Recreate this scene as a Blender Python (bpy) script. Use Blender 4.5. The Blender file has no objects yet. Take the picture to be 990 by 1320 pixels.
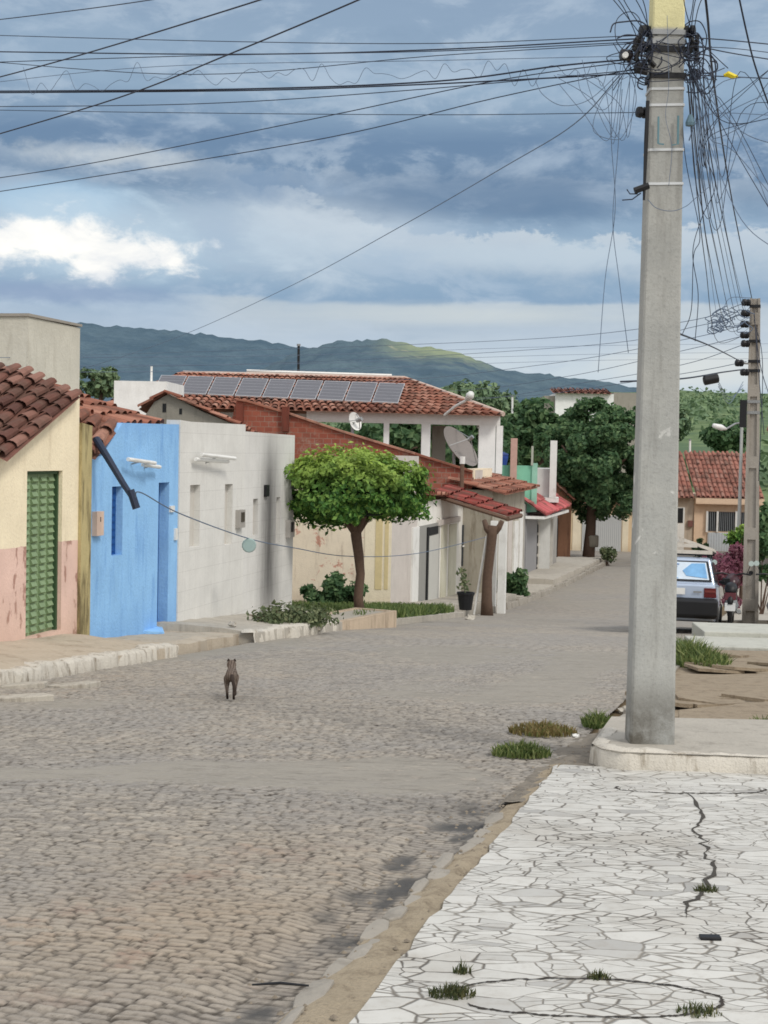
import bpy, math, random
import numpy as np
from mathutils import Matrix, Vector
R = random.Random(7)
scene = bpy.context.scene
COL = scene.collection
PI = math.pi
# ------------------------------------------------------------------ camera
EYE = 1.6
F = 1900.0
pitch, roll = math.radians(2.4), math.radians(1.2)
CM = Matrix.Rotation(PI/2-pitch, 4, 'X') @ Matrix.Rotation(roll, 4, 'Z')
cam = bpy.data.cameras.new('camera'); camo = bpy.data.objects.new('camera', cam); COL.objects.link(camo)
cam.sensor_fit = 'VERTICAL'; cam.sensor_height = 36.0; cam.lens = 36.0*F/1320.0
cam.clip_end = 20000; cam.clip_start = 0.05
camo.matrix_world = Matrix.Translation((0, 0, EYE)) @ CM
scene.camera = camo
M3 = CM.to_3x3()
def ray(x, y):
    return M3 @ Vector(((x-495)/F, (660-y)/F, -1.0))
def at(x, y, Y):
    "survey helper: the point of the photo's ray that lies Y metres down the view axis"
    d = ray(x, y); d = d*(Y/d.y); return Vector((d.x, d.y, d.z+EYE))
# ------------------------------------------------------------------ ground profile
GP = [(-30, .6), (0, .18), (4.2, -.07), (7.3, -.28), (9.2, -.40), (13.5, -.70), (18.3, -1.02), (25, -1.50), (28, -1.75), (34, -2.25),
      (40, -2.72), (48, -3.04), (60, -3.28), (75, -3.42), (95, -3.3)]
gx = np.array([p[0] for p in GP], float); gy = np.array([p[1] for p in GP], float)
gm = np.gradient(gy, gx)
def gz_np(Y):
    Y = np.clip(np.asarray(Y, float), gx[0], gx[-1]); i = np.clip(np.searchsorted(gx, Y)-1, 0, len(gx)-2)
    h = gx[i+1]-gx[i]; t = (Y-gx[i])/h
    return (2*t**3-3*t**2+1)*gy[i]+(t**3-2*t**2+t)*h*gm[i]+(-2*t**3+3*t**2)*gy[i+1]+(t**3-t**2)*h*gm[i+1]
def gz(Y): return float(gz_np(Y))
def ground(x, y, dz=0.0):
    d = ray(x, y); a, b = 2.0, 120.0
    for _ in range(50):
        m = (a+b)/2
        if EYE+d.z*m/d.y > gz(m)+dz: a = m
        else: b = m
    return at(x, y, a)
SL = .2615
def Lk(Y): return -2.53+SL*(Y-18.3)
def Rk(Y): return -.29+SL*(Y-4.2)
SD = Vector((SL, 1, 0)).normalized()
# ------------------------------------------------------------------ object helpers
def tag(o, label=None, cat=None, group=None, kind=None):
    if label: o['label'] = label
    if cat: o['category'] = cat
    if group: o['group'] = group
    if kind: o['kind'] = kind
    return o
def thing(name, label, cat, loc, group=None):
    o = bpy.data.objects.new(name, None); COL.objects.link(o); o.location = loc; o.empty_display_size = .2
    return tag(o, label, cat, group)
def wloc(o):
    v = Vector((0, 0, 0))
    while o: v += o.location; o = o.parent
    return v
class MB:
    def __init__(s): s.v = []; s.f = []; s.uv = None
    def add(s, vs, fs):
        k = len(s.v); s.v += [tuple(p) for p in vs]; s.f += [tuple(i+k for i in f) for f in fs]
    def hexa(s, p):
        s.add(p, [(0, 3, 2, 1), (4, 5, 6, 7), (0, 1, 5, 4), (1, 2, 6, 5), (2, 3, 7, 6), (3, 0, 4, 7)])
    def box(s, fr, u0, u1, n0, n1, z0, z1):
        s.hexa([fr.pt(u, n, z) for z in (z0, z1) for u, n in ((u0, n0), (u1, n0), (u1, n1), (u0, n1))])
    def box2(s, fr, u0, u1, n0, n1, zb0, zb1, zt0, zt1):
        s.hexa([fr.pt(u0, n0, zb0), fr.pt(u1, n0, zb1), fr.pt(u1, n1, zb1), fr.pt(u0, n1, zb0),
                fr.pt(u0, n0, zt0), fr.pt(u1, n0, zt1), fr.pt(u1, n1, zt1), fr.pt(u0, n1, zt0)])
    def prism(s, pts, ext):
        "closed prism over the polygon pts, extruded by the vector ext"
        n = len(pts); a = [Vector(p) for p in pts]; b = [p+Vector(ext) for p in a]
        s.add(a+b, [tuple(range(n)), tuple(range(2*n-1, n-1, -1))]+[(i, i+n, (i+1) % n+n, (i+1) % n) for i in range(n)])
    def tube(s, path, r, seg=6, caps=True):
        P = [Vector(p) for p in path]; n = len(P); rr = r if isinstance(r, (list, tuple)) else [r]*n
        up = None; vs = []
        for i, p in enumerate(P):
            t = (P[min(i+1, n-1)]-P[max(i-1, 0)]).normalized()
            if up is None: up = Vector((0, 0, 1)) if abs(t.z) < .9 else Vector((0, 1, 0))
            a = t.cross(up)
            if a.length < 1e-5: a = t.cross(Vector((1, 0, 0)))
            a.normalize(); b = a.cross(t); up = b
            for k in range(seg):
                c = 2*PI*k/seg; vs.append(p+(a*math.cos(c)+b*math.sin(c))*rr[i])
        fs = [(i*seg+k, i*seg+(k+1) % seg, (i+1)*seg+(k+1) % seg, (i+1)*seg+k) for i in range(n-1) for k in range(seg)]
        if caps: fs += [tuple(range(seg))[::-1], tuple(range((n-1)*seg, n*seg))]
        s.add(vs, fs)
    def lathe(s, c, prof, seg=12, axis=(0, 0, 1)):
        ax = Vector(axis).normalized(); a = ax.cross(Vector((0, 1, 0)) if abs(ax.y) < .9 else Vector((1, 0, 0))).normalized(); b = ax.cross(a)
        c = Vector(c); vs = [c+ax*h+(a*math.cos(2*PI*k/seg)+b*math.sin(2*PI*k/seg))*r for r, h in prof for k in range(seg)]
        n = len(prof)
        fs = [(i*seg+k, i*seg+(k+1) % seg, (i+1)*seg+(k+1) % seg, (i+1)*seg+k) for i in range(n-1) for k in range(seg)]
        fs += [tuple(range(seg))[::-1], tuple(range((n-1)*seg, n*seg))]
        s.add(vs, fs)
    def build(s, name, mat, parent=None, label=None, smooth=False, bevel=0):
        me = bpy.data.meshes.new(name); off = wloc(parent) if parent else Vector((0, 0, 0))
        me.from_pydata([tuple(Vector(p)-off) for p in s.v], [], s.f); me.validate()
        if smooth: me.polygons.foreach_set('use_smooth', [True]*len(me.polygons))
        o = bpy.data.objects.new(name, me); COL.objects.link(o)
        if mat: me.materials.append(mat)
        if parent: o.parent = parent
        if label: o['label'] = label
        if bevel:
            b = o.modifiers.new('bevel', 'BEVEL'); b.width = bevel; b.segments = 2; b.limit_method = 'ANGLE'
        return o
def npmesh(name, V, faces, mat, parent=None, attrs=None, smooth=True):
    me = bpy.data.meshes.new(name); V = np.asarray(V, np.float32).reshape(-1, 3); faces = np.asarray(faces, np.int32)
    if parent: V = V-np.array(wloc(parent), np.float32)
    k = faces.shape[1]
    me.vertices.add(len(V)); me.vertices.foreach_set('co', V.ravel())
    me.loops.add(faces.size); me.loops.foreach_set('vertex_index', faces.ravel())
    me.polygons.add(len(faces)); me.polygons.foreach_set('loop_start', np.arange(0, faces.size, k, dtype=np.int32))
    me.polygons.foreach_set('use_smooth', np.full(len(faces), smooth))
    for nm, a in (attrs or {}).items():
        at_ = me.attributes.new(nm, 'FLOAT', 'POINT'); at_.data.foreach_set('value', np.asarray(a, np.float32).ravel())
    me.update(calc_edges=True)
    o = bpy.data.objects.new(name, me); COL.objects.link(o); me.materials.append(mat)
    if parent: o.parent = parent
    return o
def gridfaces(n, m):
    i = np.arange(n*m).reshape(n, m)
    return np.stack([i[:-1, :-1], i[:-1, 1:], i[1:, 1:], i[1:, :-1]], -1).reshape(-1, 4)
class Fr:
    "a vertical plane: u runs along it, n out of it"
    def __init__(s, p, d):
        s.p = Vector((p[0], p[1], 0)); s.d = Vector((d[0], d[1], 0)).normalized(); s.n = Vector((s.d.y, -s.d.x, 0))
    def pt(s, u, n, z): q = s.p+s.d*u+s.n*n; return Vector((q.x, q.y, z))
    def px(s, x, y, n=0.0):
        r = ray(x, y); o = s.p+s.n*n; k = o.dot(s.n)/r.dot(s.n); q = r*k
        return (q-o).dot(s.d), q.z+EYE
    def w(s, x, y, n=0.0): u, z = s.px(x, y, n); return s.pt(u, n, z)
def wall(mb, fr, top, zb, holes=(), n0=-.2, n1=0.0):
    "wall with a polyline top [(u,z)...] and rectangular holes (u0,u1,z0,z1)"
    us = sorted(set([round(t[0], 4) for t in top]+[round(h[k], 4) for h in holes for k in (0, 1)]))
    u_lo, u_hi = top[0][0], top[-1][0]
    us = [u for u in us if u_lo-1e-3 <= u <= u_hi+1e-3]
    def zt(u):
        for (a, za), (b, zb_) in zip(top, top[1:]):
            if a-1e-6 <= u <= b+1e-6: return za if b-a < 1e-6 else za+(zb_-za)*(u-a)/(b-a)
        return top[-1][1]
    bot = zb if callable(zb) else (lambda u: zb)
    for a, b in zip(us, us[1:]):
        if b-a < 1e-3: continue
        m = (a+b)/2; hs = sorted([h for h in holes if h[0] < m < h[1]], key=lambda h: h[2])
        ta, tb = zt(a+1e-5), zt(b-1e-5); lo = (bot(a), bot(b))
        for h in hs:
            if h[2] > max(lo)+1e-3: mb.box2(fr, a, b, n0, n1, lo[0], lo[1], h[2], h[2])
            lo = (h[3], h[3])
        mb.box2(fr, a, b, n0, n1, lo[0], lo[1], ta, tb)
# ------------------------------------------------------------------ materials
def lin(c):
    c = [x/255 for x in c]; return [x/12.92 if x <= .04045 else ((x+.055)/1.055)**2.4 for x in c]
def L4(c): return (*lin(c), 1)
class NT:
    def __init__(s, name):
        s.m = bpy.data.materials.new(name); s.m.use_nodes = True; s.t = s.m.node_tree; s.t.nodes.clear()
    def n(s, typ, ins=None, **kw):
        o = s.t.nodes.new('ShaderNode'+typ)
        for k, v in kw.items(): setattr(o, k, v)
        for k, v in (ins or {}).items():
            if isinstance(v, bpy.types.NodeSocket): s.t.links.new(v, o.inputs[k])
            else: o.inputs[k].default_value = v
        return o
    def math(s, op, a, b=0.0, clamp=False):
        o = s.n('Math', {0: a, 1: b}, operation=op); o.use_clamp = clamp; return o.outputs[0]
    def mix(s, f, a, b, mode='MIX'):
        o = s.n('Mix', data_type='RGBA', blend_type=mode); o.clamp_factor = True
        for k, v in ((0, f), (6, a), (7, b)):
            if isinstance(v, bpy.types.NodeSocket): s.t.links.new(v, o.inputs[k])
            else: o.inputs[k].default_value = v
        return o.outputs[2]
    def ramp(s, f, stops):
        o = s.n('ValToRGB', {0: f}); e = o.color_ramp.elements
        while len(e) < len(stops): e.new(.5)
        for k, (p, c) in enumerate(stops):
            e[k].position = p; e[k].color = c if len(c) == 4 else (*c, 1)
        return o.outputs[0]
    def step(s, f, a, b):
        o = s.n('MapRange', {0: f, 1: a, 2: b}); o.interpolation_type = 'SMOOTHSTEP'; return o.outputs[0]
    def noise(s, vec, scale, detail=4, rough=.6, dist=0.0):
        o = s.n('TexNoise', {'Scale': scale, 'Detail': detail, 'Roughness': rough, 'Distortion': dist})
        if vec is not None: s.t.links.new(vec, o.inputs['Vector'])
        return o.outputs['Fac']
    def pos(s, sc=(1, 1, 1), rot=(0, 0, 0)):
        g = s.n('NewGeometry'); mp = s.n('Mapping', {'Vector': g.outputs['Position'], 'Scale': sc, 'Rotation': rot}); return mp.outputs[0]
    def out(s, col, rough=.8, bump=None, bstr=.3, bdist=.02, metal=0.0, spec=.3, trans=0.0, alpha=None):
        p = s.n('BsdfPrincipled', {'Roughness': rough, 'Metallic': metal, 'Specular IOR Level': spec, 'Transmission Weight': trans})
        if isinstance(col, bpy.types.NodeSocket): s.t.links.new(col, p.inputs['Base Color'])
        else: p.inputs['Base Color'].default_value = col
        if bump is not None:
            b = s.n('Bump', {'Height': bump, 'Strength': bstr, 'Distance': bdist}); s.t.links.new(b.outputs[0], p.inputs['Normal'])
        o = s.n('OutputMaterial', {0: p.outputs[0]}); return s.m
def k4(c, k): return (min(1, c[0]*k), min(1, c[1]*k), min(1, c[2]*k), 1)
def plaster(name, rgb, dirt=(95, 85, 72), amt=.5, thr=.52, peel=None, peel_thr=.62, dado=None, foot=.35, grid=None, soot=None, bump=.35, scale=1.0):
    t = NT(name); c = L4(rgb); P = t.pos()
    n1 = t.noise(P, 2.2*scale, 5, .65); col = t.mix(n1, k4(c, .8), k4(c, 1.12))
    n0 = t.noise(P, 28*scale, 3, .6); col = t.mix(t.math('MULTIPLY', t.step(n0, .5, .75), .35), col, k4(c, .72))
    if dado:
        zc, rgb2 = dado; z = t.n('SeparateXYZ', {0: P}).outputs[2]
        zz = t.math('ADD', z, t.math('MULTIPLY', t.math('SUBTRACT', t.noise(P, 9, 3), .5), .04))
        c2 = L4(rgb2); d = t.math('LESS_THAN', zz, zc); col = t.mix(d, col, t.mix(n1, k4(c2, .75), k4(c2, 1.15)))
        pm = t.step(t.noise(t.pos((2.5, 2.5, 1.2)), 1.6, 5, .6), .58, .64)
        col = t.mix(t.math('MULTIPLY', pm, t.math('MULTIPLY', d, .75)), col, L4((150, 108, 95)))
    if peel:
        pn = t.noise(P, 1.3*scale, 7, .68, .6); col = t.mix(t.step(pn, peel_thr, peel_thr+.04), col, t.mix(n0, k4(L4(peel), .75), k4(L4(peel), 1.2)))
    st = t.noise(t.pos((3*scale, 3*scale, .45*scale)), 1.5, 5, .7)
    col = t.mix(t.math('MULTIPLY', t.step(st, thr, thr+.25), amt), col, L4(dirt))
    if foot:
        g = t.n('TexCoord').outputs['Generated']; z = t.n('SeparateXYZ', {0: g}).outputs[2]
        f = t.math('MULTIPLY', t.step(t.math('ADD', z, t.math('MULTIPLY', t.math('SUBTRACT', st, .5), .35)), .34, .06), foot)
        col = t.mix(f, col, L4(dirt))
        f2 = t.math('MULTIPLY', t.step(t.math('SUBTRACT', z, t.math('MULTIPLY', t.math('SUBTRACT', st, .45), .5)), .88, 1.0), foot*.7)
        col = t.mix(f2, col, L4(dirt))
    if grid:
        d_ = t.n('VectorMath', {0: P, 1: (math.cos(grid[2]), math.sin(grid[2]), 0)}, operation='DOT_PRODUCT').outputs['Value']; z_ = t.n('SeparateXYZ', {0: P}).outputs[2]
        br = t.n('TexBrick', {'Vector': t.n('CombineXYZ', {0: d_, 1: z_}).outputs[0], 'Color1': (0, 0, 0, 1), 'Color2': (0, 0, 0, 1), 'Mortar': (1, 1, 1, 1), 'Scale': 1.0, 'Mortar Size': .004, 'Brick Width': grid[0], 'Row Height': grid[1]}, offset=0.0)
        col = t.mix(t.math('MULTIPLY', br.outputs['Fac'], .22), col, L4((120, 115, 108)))
    if soot:
        (sx, sy, sz), rad, hz, a = soot
        d = t.n('VectorMath', {0: P, 1: (sx, sy, sz)}, operation='SUBTRACT').outputs[0]
        sp = t.n('SeparateXYZ', {0: d}); r2 = t.math('SQRT', t.math('ADD', t.math('POWER', sp.outputs[0], 2), t.math('POWER', sp.outputs[1], 2)))
        f = t.math('MULTIPLY', t.step(t.math('ADD', r2, t.math('MULTIPLY', st, rad*.7)), rad*1.35, rad*.2), t.step(t.math('ABSOLUTE', sp.outputs[2]), hz, hz*.3))
        col = t.mix(t.math('MULTIPLY', f, a), col, L4((42, 40, 40)))
    return t.out(col, .9, t.math('ADD', n0, t.math('MULTIPLY', n1, .7)), bump, .02, spec=.2)
def flat(name, rgb, rough=.6, var=.15, metal=0.0, spec=.4, scale=8, bump=.08, dirt=.0, dirtc=(80, 70, 60)):
    t = NT(name); c = L4(rgb); P = t.pos(); n = t.noise(P, scale, 5, .65)
    col = t.mix(n, k4(c, 1-var), k4(c, 1+var))
    if dirt: col = t.mix(t.math('MULTIPLY', t.step(t.noise(P, scale*.45, 6, .7), .48, .7), dirt), col, L4(dirtc))
    return t.out(col, rough, n, bump, .01, metal=metal, spec=spec)
def tilemat(name, a, b, c):
    t = NT(name); g = t.n('NewGeometry'); r = g.outputs['Random Per Island']; P = t.pos()
    col = t.ramp(r, [(0, L4(a)), (.5, L4(b)), (1, L4(c))])
    n = t.noise(P, 1.6, 6, .7); col = t.mix(t.math('MULTIPLY', t.step(n, .44, .62), .7), col, L4((92, 72, 63)))
    n2 = t.noise(P, 14, 4, .7); col = t.mix(t.math('MULTIPLY', t.step(n2, .5, .75), .4), col, L4((120, 100, 88)))
    return t.out(col, .9, n2, .3, .02, spec=.15)
def leafmat(name, a, b, c, tr=.25, tip=None):
    t = NT(name); g = t.n('NewGeometry'); r = g.outputs['Random Per Island']
    col = t.ramp(r, [(0, L4(a)), (.55, L4(b)), (1, L4(c))])
    n = t.noise(t.pos(), 1.7, 3); col = t.mix(t.math('MULTIPLY', t.step(n, .4, .68), .35), col, k4(L4(a), .7))
    if tip:
        z = t.n('SeparateXYZ', {0: t.n('TexCoord').outputs['Generated']}).outputs[2]
        col = t.mix(t.math('MULTIPLY', t.step(t.math('ADD', z, t.math('MULTIPLY', t.math('SUBTRACT', n, .5), .8)), .45, 1.0), .75), col, L4(tip))
    d = t.n('BsdfPrincipled', {'Base Color': col, 'Roughness': .55, 'Specular IOR Level': .25})
    tl = t.n('BsdfTranslucent', {'Color': col}); mx = t.n('MixShader', {0: tr, 1: d.outputs[0], 2: tl.outputs[0]})
    t.n('OutputMaterial', {0: mx.outputs[0]}); return t.m
def brickmat(name, ang, a=(136, 78, 66), b=(158, 96, 80), mortar=(146, 122, 108)):
    t = NT(name); P = t.pos((1, 1, 1), (PI/2, 0, ang)); g = t.n('NewGeometry')
    # u along the wall, z up
    d = t.n('VectorMath', {0: g.outputs['Position'], 1: (math.cos(ang), math.sin(ang), 0)}, operation='DOT_PRODUCT').outputs['Value']
    z = t.n('SeparateXYZ', {0: g.outputs['Position']}).outputs[2]; V = t.n('CombineXYZ', {0: d, 1: z}).outputs[0]
    br = t.n('TexBrick', {'Vector': V, 'Color1': L4(a), 'Color2': L4(b), 'Mortar': L4(mortar), 'Scale': 1.0, 'Mortar Size': .012, 'Brick Width': .26, 'Row Height': .16, 'Bias': -.1})
    n = t.noise(g.outputs['Position'], 1.1, 6, .7); col = t.mix(t.math('MULTIPLY', t.step(n, .48, .7), .55), br.outputs['Color'], L4((112, 72, 60)))
    n3 = t.noise(g.outputs['Position'], .7, 5, .7); col = t.mix(t.math('MULTIPLY', t.step(n3, .45, .6), .5), col, L4((150, 84, 66)))
    n2 = t.noise(g.outputs['Position'], 2.3, 6, .7); col = t.mix(t.math('MULTIPLY', t.step(n2, .54, .68), .6), col, L4((160, 138, 124)))
    return t.out(col, .92, t.math('SUBTRACT', n2, br.outputs['Fac']), .4, .02, spec=.15)
m_wire = flat('cable_rubber', (34, 42, 60), .55, .1)
m_wire2 = flat('cable_grey', (92, 108, 130), .6, .1)
m_black = flat('black_plastic', (22, 23, 26), .5, .2)
m_dark = flat('dark_opening', (30, 32, 34), .8, .2)
m_white = flat('white_paint', (226, 226, 222), .6, .06, scale=5, dirt=.25, dirtc=(140, 132, 120))
m_glass = flat('window_glass', (40, 48, 56), .12, .2, spec=.7)
m_conc = plaster('raw_concrete', (158, 152, 142), (98, 92, 84), .5, .5, foot=.2)
m_wood = flat('weathered_wood', (104, 82, 68), .9, .35, scale=14, bump=.5)
m_bark = flat('tree_bark', (92, 74, 62), .95, .4, scale=16, bump=.8)
m_tile_a = tilemat('dark_clay_tiles', (84, 58, 52), (112, 76, 66), (142, 106, 94))
m_tile_b = tilemat('red_clay_tiles', (126, 80, 66), (154, 102, 84), (176, 132, 114))
m_tile_c = tilemat('orange_clay_tiles', (138, 90, 78), (162, 110, 96), (152, 118, 106))
m_metal = flat('galvanised_metal', (150, 152, 152), .45, .15, metal=.6)
# ------------------------------------------------------------------ shape helpers
def tiles(mb, A, B, C, D, pitch=.24, row=.42, jit=1.0, rnd=None):
    "clay barrel tiles over the quad A-B (eave) to D-C (ridge)"
    rnd = rnd or R; A, B, C, D = map(Vector, (A, B, C, D))
    w = max((B-A).length, (C-D).length); h = ((D-A).length+(C-B).length)/2
    nc, nr = max(2, int(w/pitch)), max(2, int(h/row))
    N = (B-A).cross(D-A).normalized()
    if N.z < 0: N = -N
    P = lambda u, v: A*(1-u)*(1-v)+B*u*(1-v)+C*u*v+D*(1-u)*v
    mb.add([A-N*.03, B-N*.03, C-N*.03, D-N*.03], [(0, 1, 2, 3)])
    for i in range(nc):
        for j in range(nr):
            u = (i+.5)/nc+rnd.gauss(0, .012)*jit/nc*3; v0 = j/nr; v1 = (j+1.18)/nr
            lift = rnd.gauss(0, .006)*jit; sk = rnd.gauss(0, .05)*jit/nc; v0 += rnd.gauss(0, .04)*jit/nr
            p0, p1 = P(u, v0), P(u+sk, min(v1, 1.02)); ax = (p1-p0).normalized(); sd = ax.cross(N).normalized()
            vs = []
            for p, r_, hh in ((p0, .5*pitch*.78, .035), (p1, .5*pitch*.62, .0)):
                for k in range(6):
                    a = PI*k/5; vs.append(p+sd*math.cos(a)*r_+N*(math.sin(a)*r_*.8+hh+lift-.02))
            mb.add(vs, [(k, k+1, k+7, k+6) for k in range(5)]+[(0, 6, 7, 1)][:0])
def leaf_cloud(name, pts, nrm, size, mat, parent, seed=1, spread=.6, aspect=1.6):
    rs = np.random.RandomState(seed); n = len(pts); pts = np.asarray(pts); nrm = np.asarray(nrm)
    d = nrm+rs.normal(0, spread, (n, 3)); d /= np.linalg.norm(d, axis=1)[:, None]+1e-9
    a = np.cross(d, rs.normal(0, 1, (n, 3))); a /= np.linalg.norm(a, axis=1)[:, None]+1e-9
    b = np.cross(d, a); s = size*rs.uniform(.65, 1.35, (n, 1))
    q = np.stack([pts-a*s*aspect*.5, pts+b*s*.5+d*s*.12, pts+a*s*aspect*.5-d*s*.15, pts-b*s*.5+d*s*.12], 1).reshape(-1, 3)
    return npmesh(name, q, np.arange(4*n).reshape(-1, 4), mat, parent, smooth=False)
def clumps(center, rad, nclump, nleaf, crad, seed, flat_bottom=None, shell=.35):
    "leaf positions on many small clumps spread through an ellipsoid"
    rs = np.random.RandomState(seed); c = np.array(center); rad = np.array(rad); P = []; N = []
    per = nleaf//nclump
    for i in range(nclump):
        d = rs.normal(0, 1, 3); d /= np.linalg.norm(d); k = (1-shell*rs.rand()**1.5)
        cc = c+d*rad*k*(1+rs.normal(0, .05))
        if flat_bottom is not None and cc[2] < flat_bottom: cc[2] = flat_bottom+abs(rs.normal(0, .06))
        e = rs.normal(0, 1, (per, 3)); e /= np.linalg.norm(e, axis=1)[:, None]
        r = crad*rs.uniform(.6, 1.25)
        P.append(cc+e*r*np.sqrt(rs.rand(per, 1))*np.array([1, 1, .8])); N.append(e*.7+d*.5+np.array([0, 0, .35]))
    return np.concatenate(P), np.concatenate(N)
def noise2(x, y, seed=0):
    xi, yi = np.floor(x), np.floor(y); fx, fy = x-xi, y-yi; fx = fx*fx*(3-2*fx); fy = fy*fy*(3-2*fy)
    h = lambda a, b: np.modf(np.abs(np.sin(a*127.1+b*311.7+seed*17.3)*43758.5453))[0]
    return (h(xi, yi)*(1-fx)+h(xi+1, yi)*fx)*(1-fy)+(h(xi, yi+1)*(1-fx)+h(xi+1, yi+1)*fx)*fy
def fbm(x, y, o=4, seed=0):
    s = 0; a = .5; t = 0
    for i in range(o): s = s+a*noise2(x*2**i, y*2**i, seed+i); t += a; a *= .5
    return s/t
def sst(a, b, x): t = np.clip((x-a)/(b-a), 0, 1); return t*t*(3-2*t)
def catmull(P, n=10):
    P = [P[0]*2-P[1]]+P+[P[-1]*2-P[-2]]; out = []
    for i in range(1, len(P)-2):
        a, b, c, d = P[i-1:i+3]
        for k in range(n):
            t = k/n; out.append(.5*((2*b)+(c-a)*t+(2*a-5*b+4*c-d)*t*t+(3*b-a-3*c+d)*t**3))
    return out+[P[-2]]
# ================================================================== GROUND
def earth_mat():
    t = NT('dry_earth_and_scrub'); P = t.pos(); n = t.noise(P, .9, 7, .7); n2 = t.noise(P, .03, 6, .65); n3 = t.noise(P, .22, 6, .75)
    near = t.mix(n, L4((120, 104, 84)), L4((156, 140, 116)))
    far = t.mix(t.step(n3, .4, .62), L4((82, 102, 70)), L4((114, 130, 92))); far = t.mix(t.step(n2, .42, .6), far, L4((86, 106, 80)))
    y = t.n('SeparateXYZ', {0: P}).outputs[1]
    return t.out(t.mix(t.step(y, 78, 92), near, far), .95, n, .3, .03, spec=.1)
ys = np.concatenate([np.linspace(-40, 95, 70), np.linspace(100, 700, 90), np.linspace(760, 4000, 20)])
xs = np.linspace(-1, 1, 81)
GY, GX = np.meshgrid(ys, xs, indexing='ij'); GX = GX*(60+np.abs(GY)*.9)
GZ = gz_np(GY)-.14
far = np.clip((GY-95)/500, 0, 1)
side = sst(-.05, .22, GX/np.maximum(GY, 60))
GZ = GZ+far*(14+16*side)+(fbm(GX*.012, GY*.012, 4)-.5)*14*far+np.clip((GY-90)/60, 0, 1)*1.0
tag(npmesh('terrain', np.stack([GX, GY, GZ], -1), gridfaces(*GX.shape), earth_mat()), kind='structure')
# ---- cobbled road, each sett raised
def road_mat():
    t = NT('granite_setts'); P = t.pos()
    A = lambda nm: t.n('Attribute', attribute_name=nm).outputs['Fac']
    st, jo, di, wet = A('stone'), A('joint'), A('dirt'), A('wet')
    n = t.noise(P, 30, 5, .75); nl = t.noise(P, .45, 5, .6); nm_ = t.noise(P, 2.0, 5, .7)
    base = t.ramp(st, [(0, L4((130, 124, 115))), (.4, L4((160, 153, 142))), (.75, L4((180, 171, 156))), (1, L4((174, 156, 137)))])
    base = t.mix(n, t.mix(.5, base, L4((96, 92, 90))), t.mix(.22, base, L4((206, 198, 188))))
    base = t.mix(t.math('MULTIPLY', t.step(nl, .42, .6), .5), base, L4((146, 143, 139)))
    ns_ = t.noise(t.pos((1.2, 3.5, 1)), 2.2, 7, .75); base = t.mix(t.math('MULTIPLY', t.step(ns_, .52, .7), .45), base, L4((92, 88, 82)))
    base = t.mix(t.math('MULTIPLY', t.step(ns_, .46, .3), .3), base, L4((196, 190, 178)))
    jc = t.mix(nm_, L4((76, 71, 63)), L4((116, 109, 98)))
    grain = t.noise(P, 75, 3, .8); base = t.mix(t.math('MULTIPLY', t.step(grain, .5, .72), .38), base, L4((84, 80, 75)))
    base = t.mix(t.math('MULTIPLY', t.step(t.noise(t.pos((2.0, 9.0, 1)), 4.5, 4, .7), .56, .7), .4), base, L4((88, 83, 76)))
    warm = A('warm'); base = t.mix(t.math('MULTIPLY', warm, .45), base, L4((160, 143, 122))); base = t.mix(t.math('MULTIPLY', t.math('MULTIPLY', warm, t.step(nm_, .55, .7)), .5), base, L4((138, 100, 84)))
    jk = t.step(t.noise(t.pos((1, 2.2, 1)), 5.5, 5, .7), .3, .66)
    jc = t.mix(jk, t.mix(.7, jc, base), L4((68, 62, 55)))
    col = t.mix(jo, base, jc)
    dc = t.mix(t.math('ADD', t.math('MULTIPLY', n, .5), t.math('MULTIPLY', nm_, .5)), L4((124, 119, 110)), L4((168, 162, 151)))
    dc = t.mix(t.math('MULTIPLY', t.step(t.noise(t.pos((1, 4, 1)), 3.0, 7, .8), .5, .66), .55), dc, L4((100, 94, 86)))
    col = t.mix(di, col, dc)
    col = t.mix(wet, col, t.mix(nm_, L4((58, 58, 60)), L4((100, 98, 94))))
    return t.out(col, .88, n, .4, .008, spec=.22)
m_road = road_mat()
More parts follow.
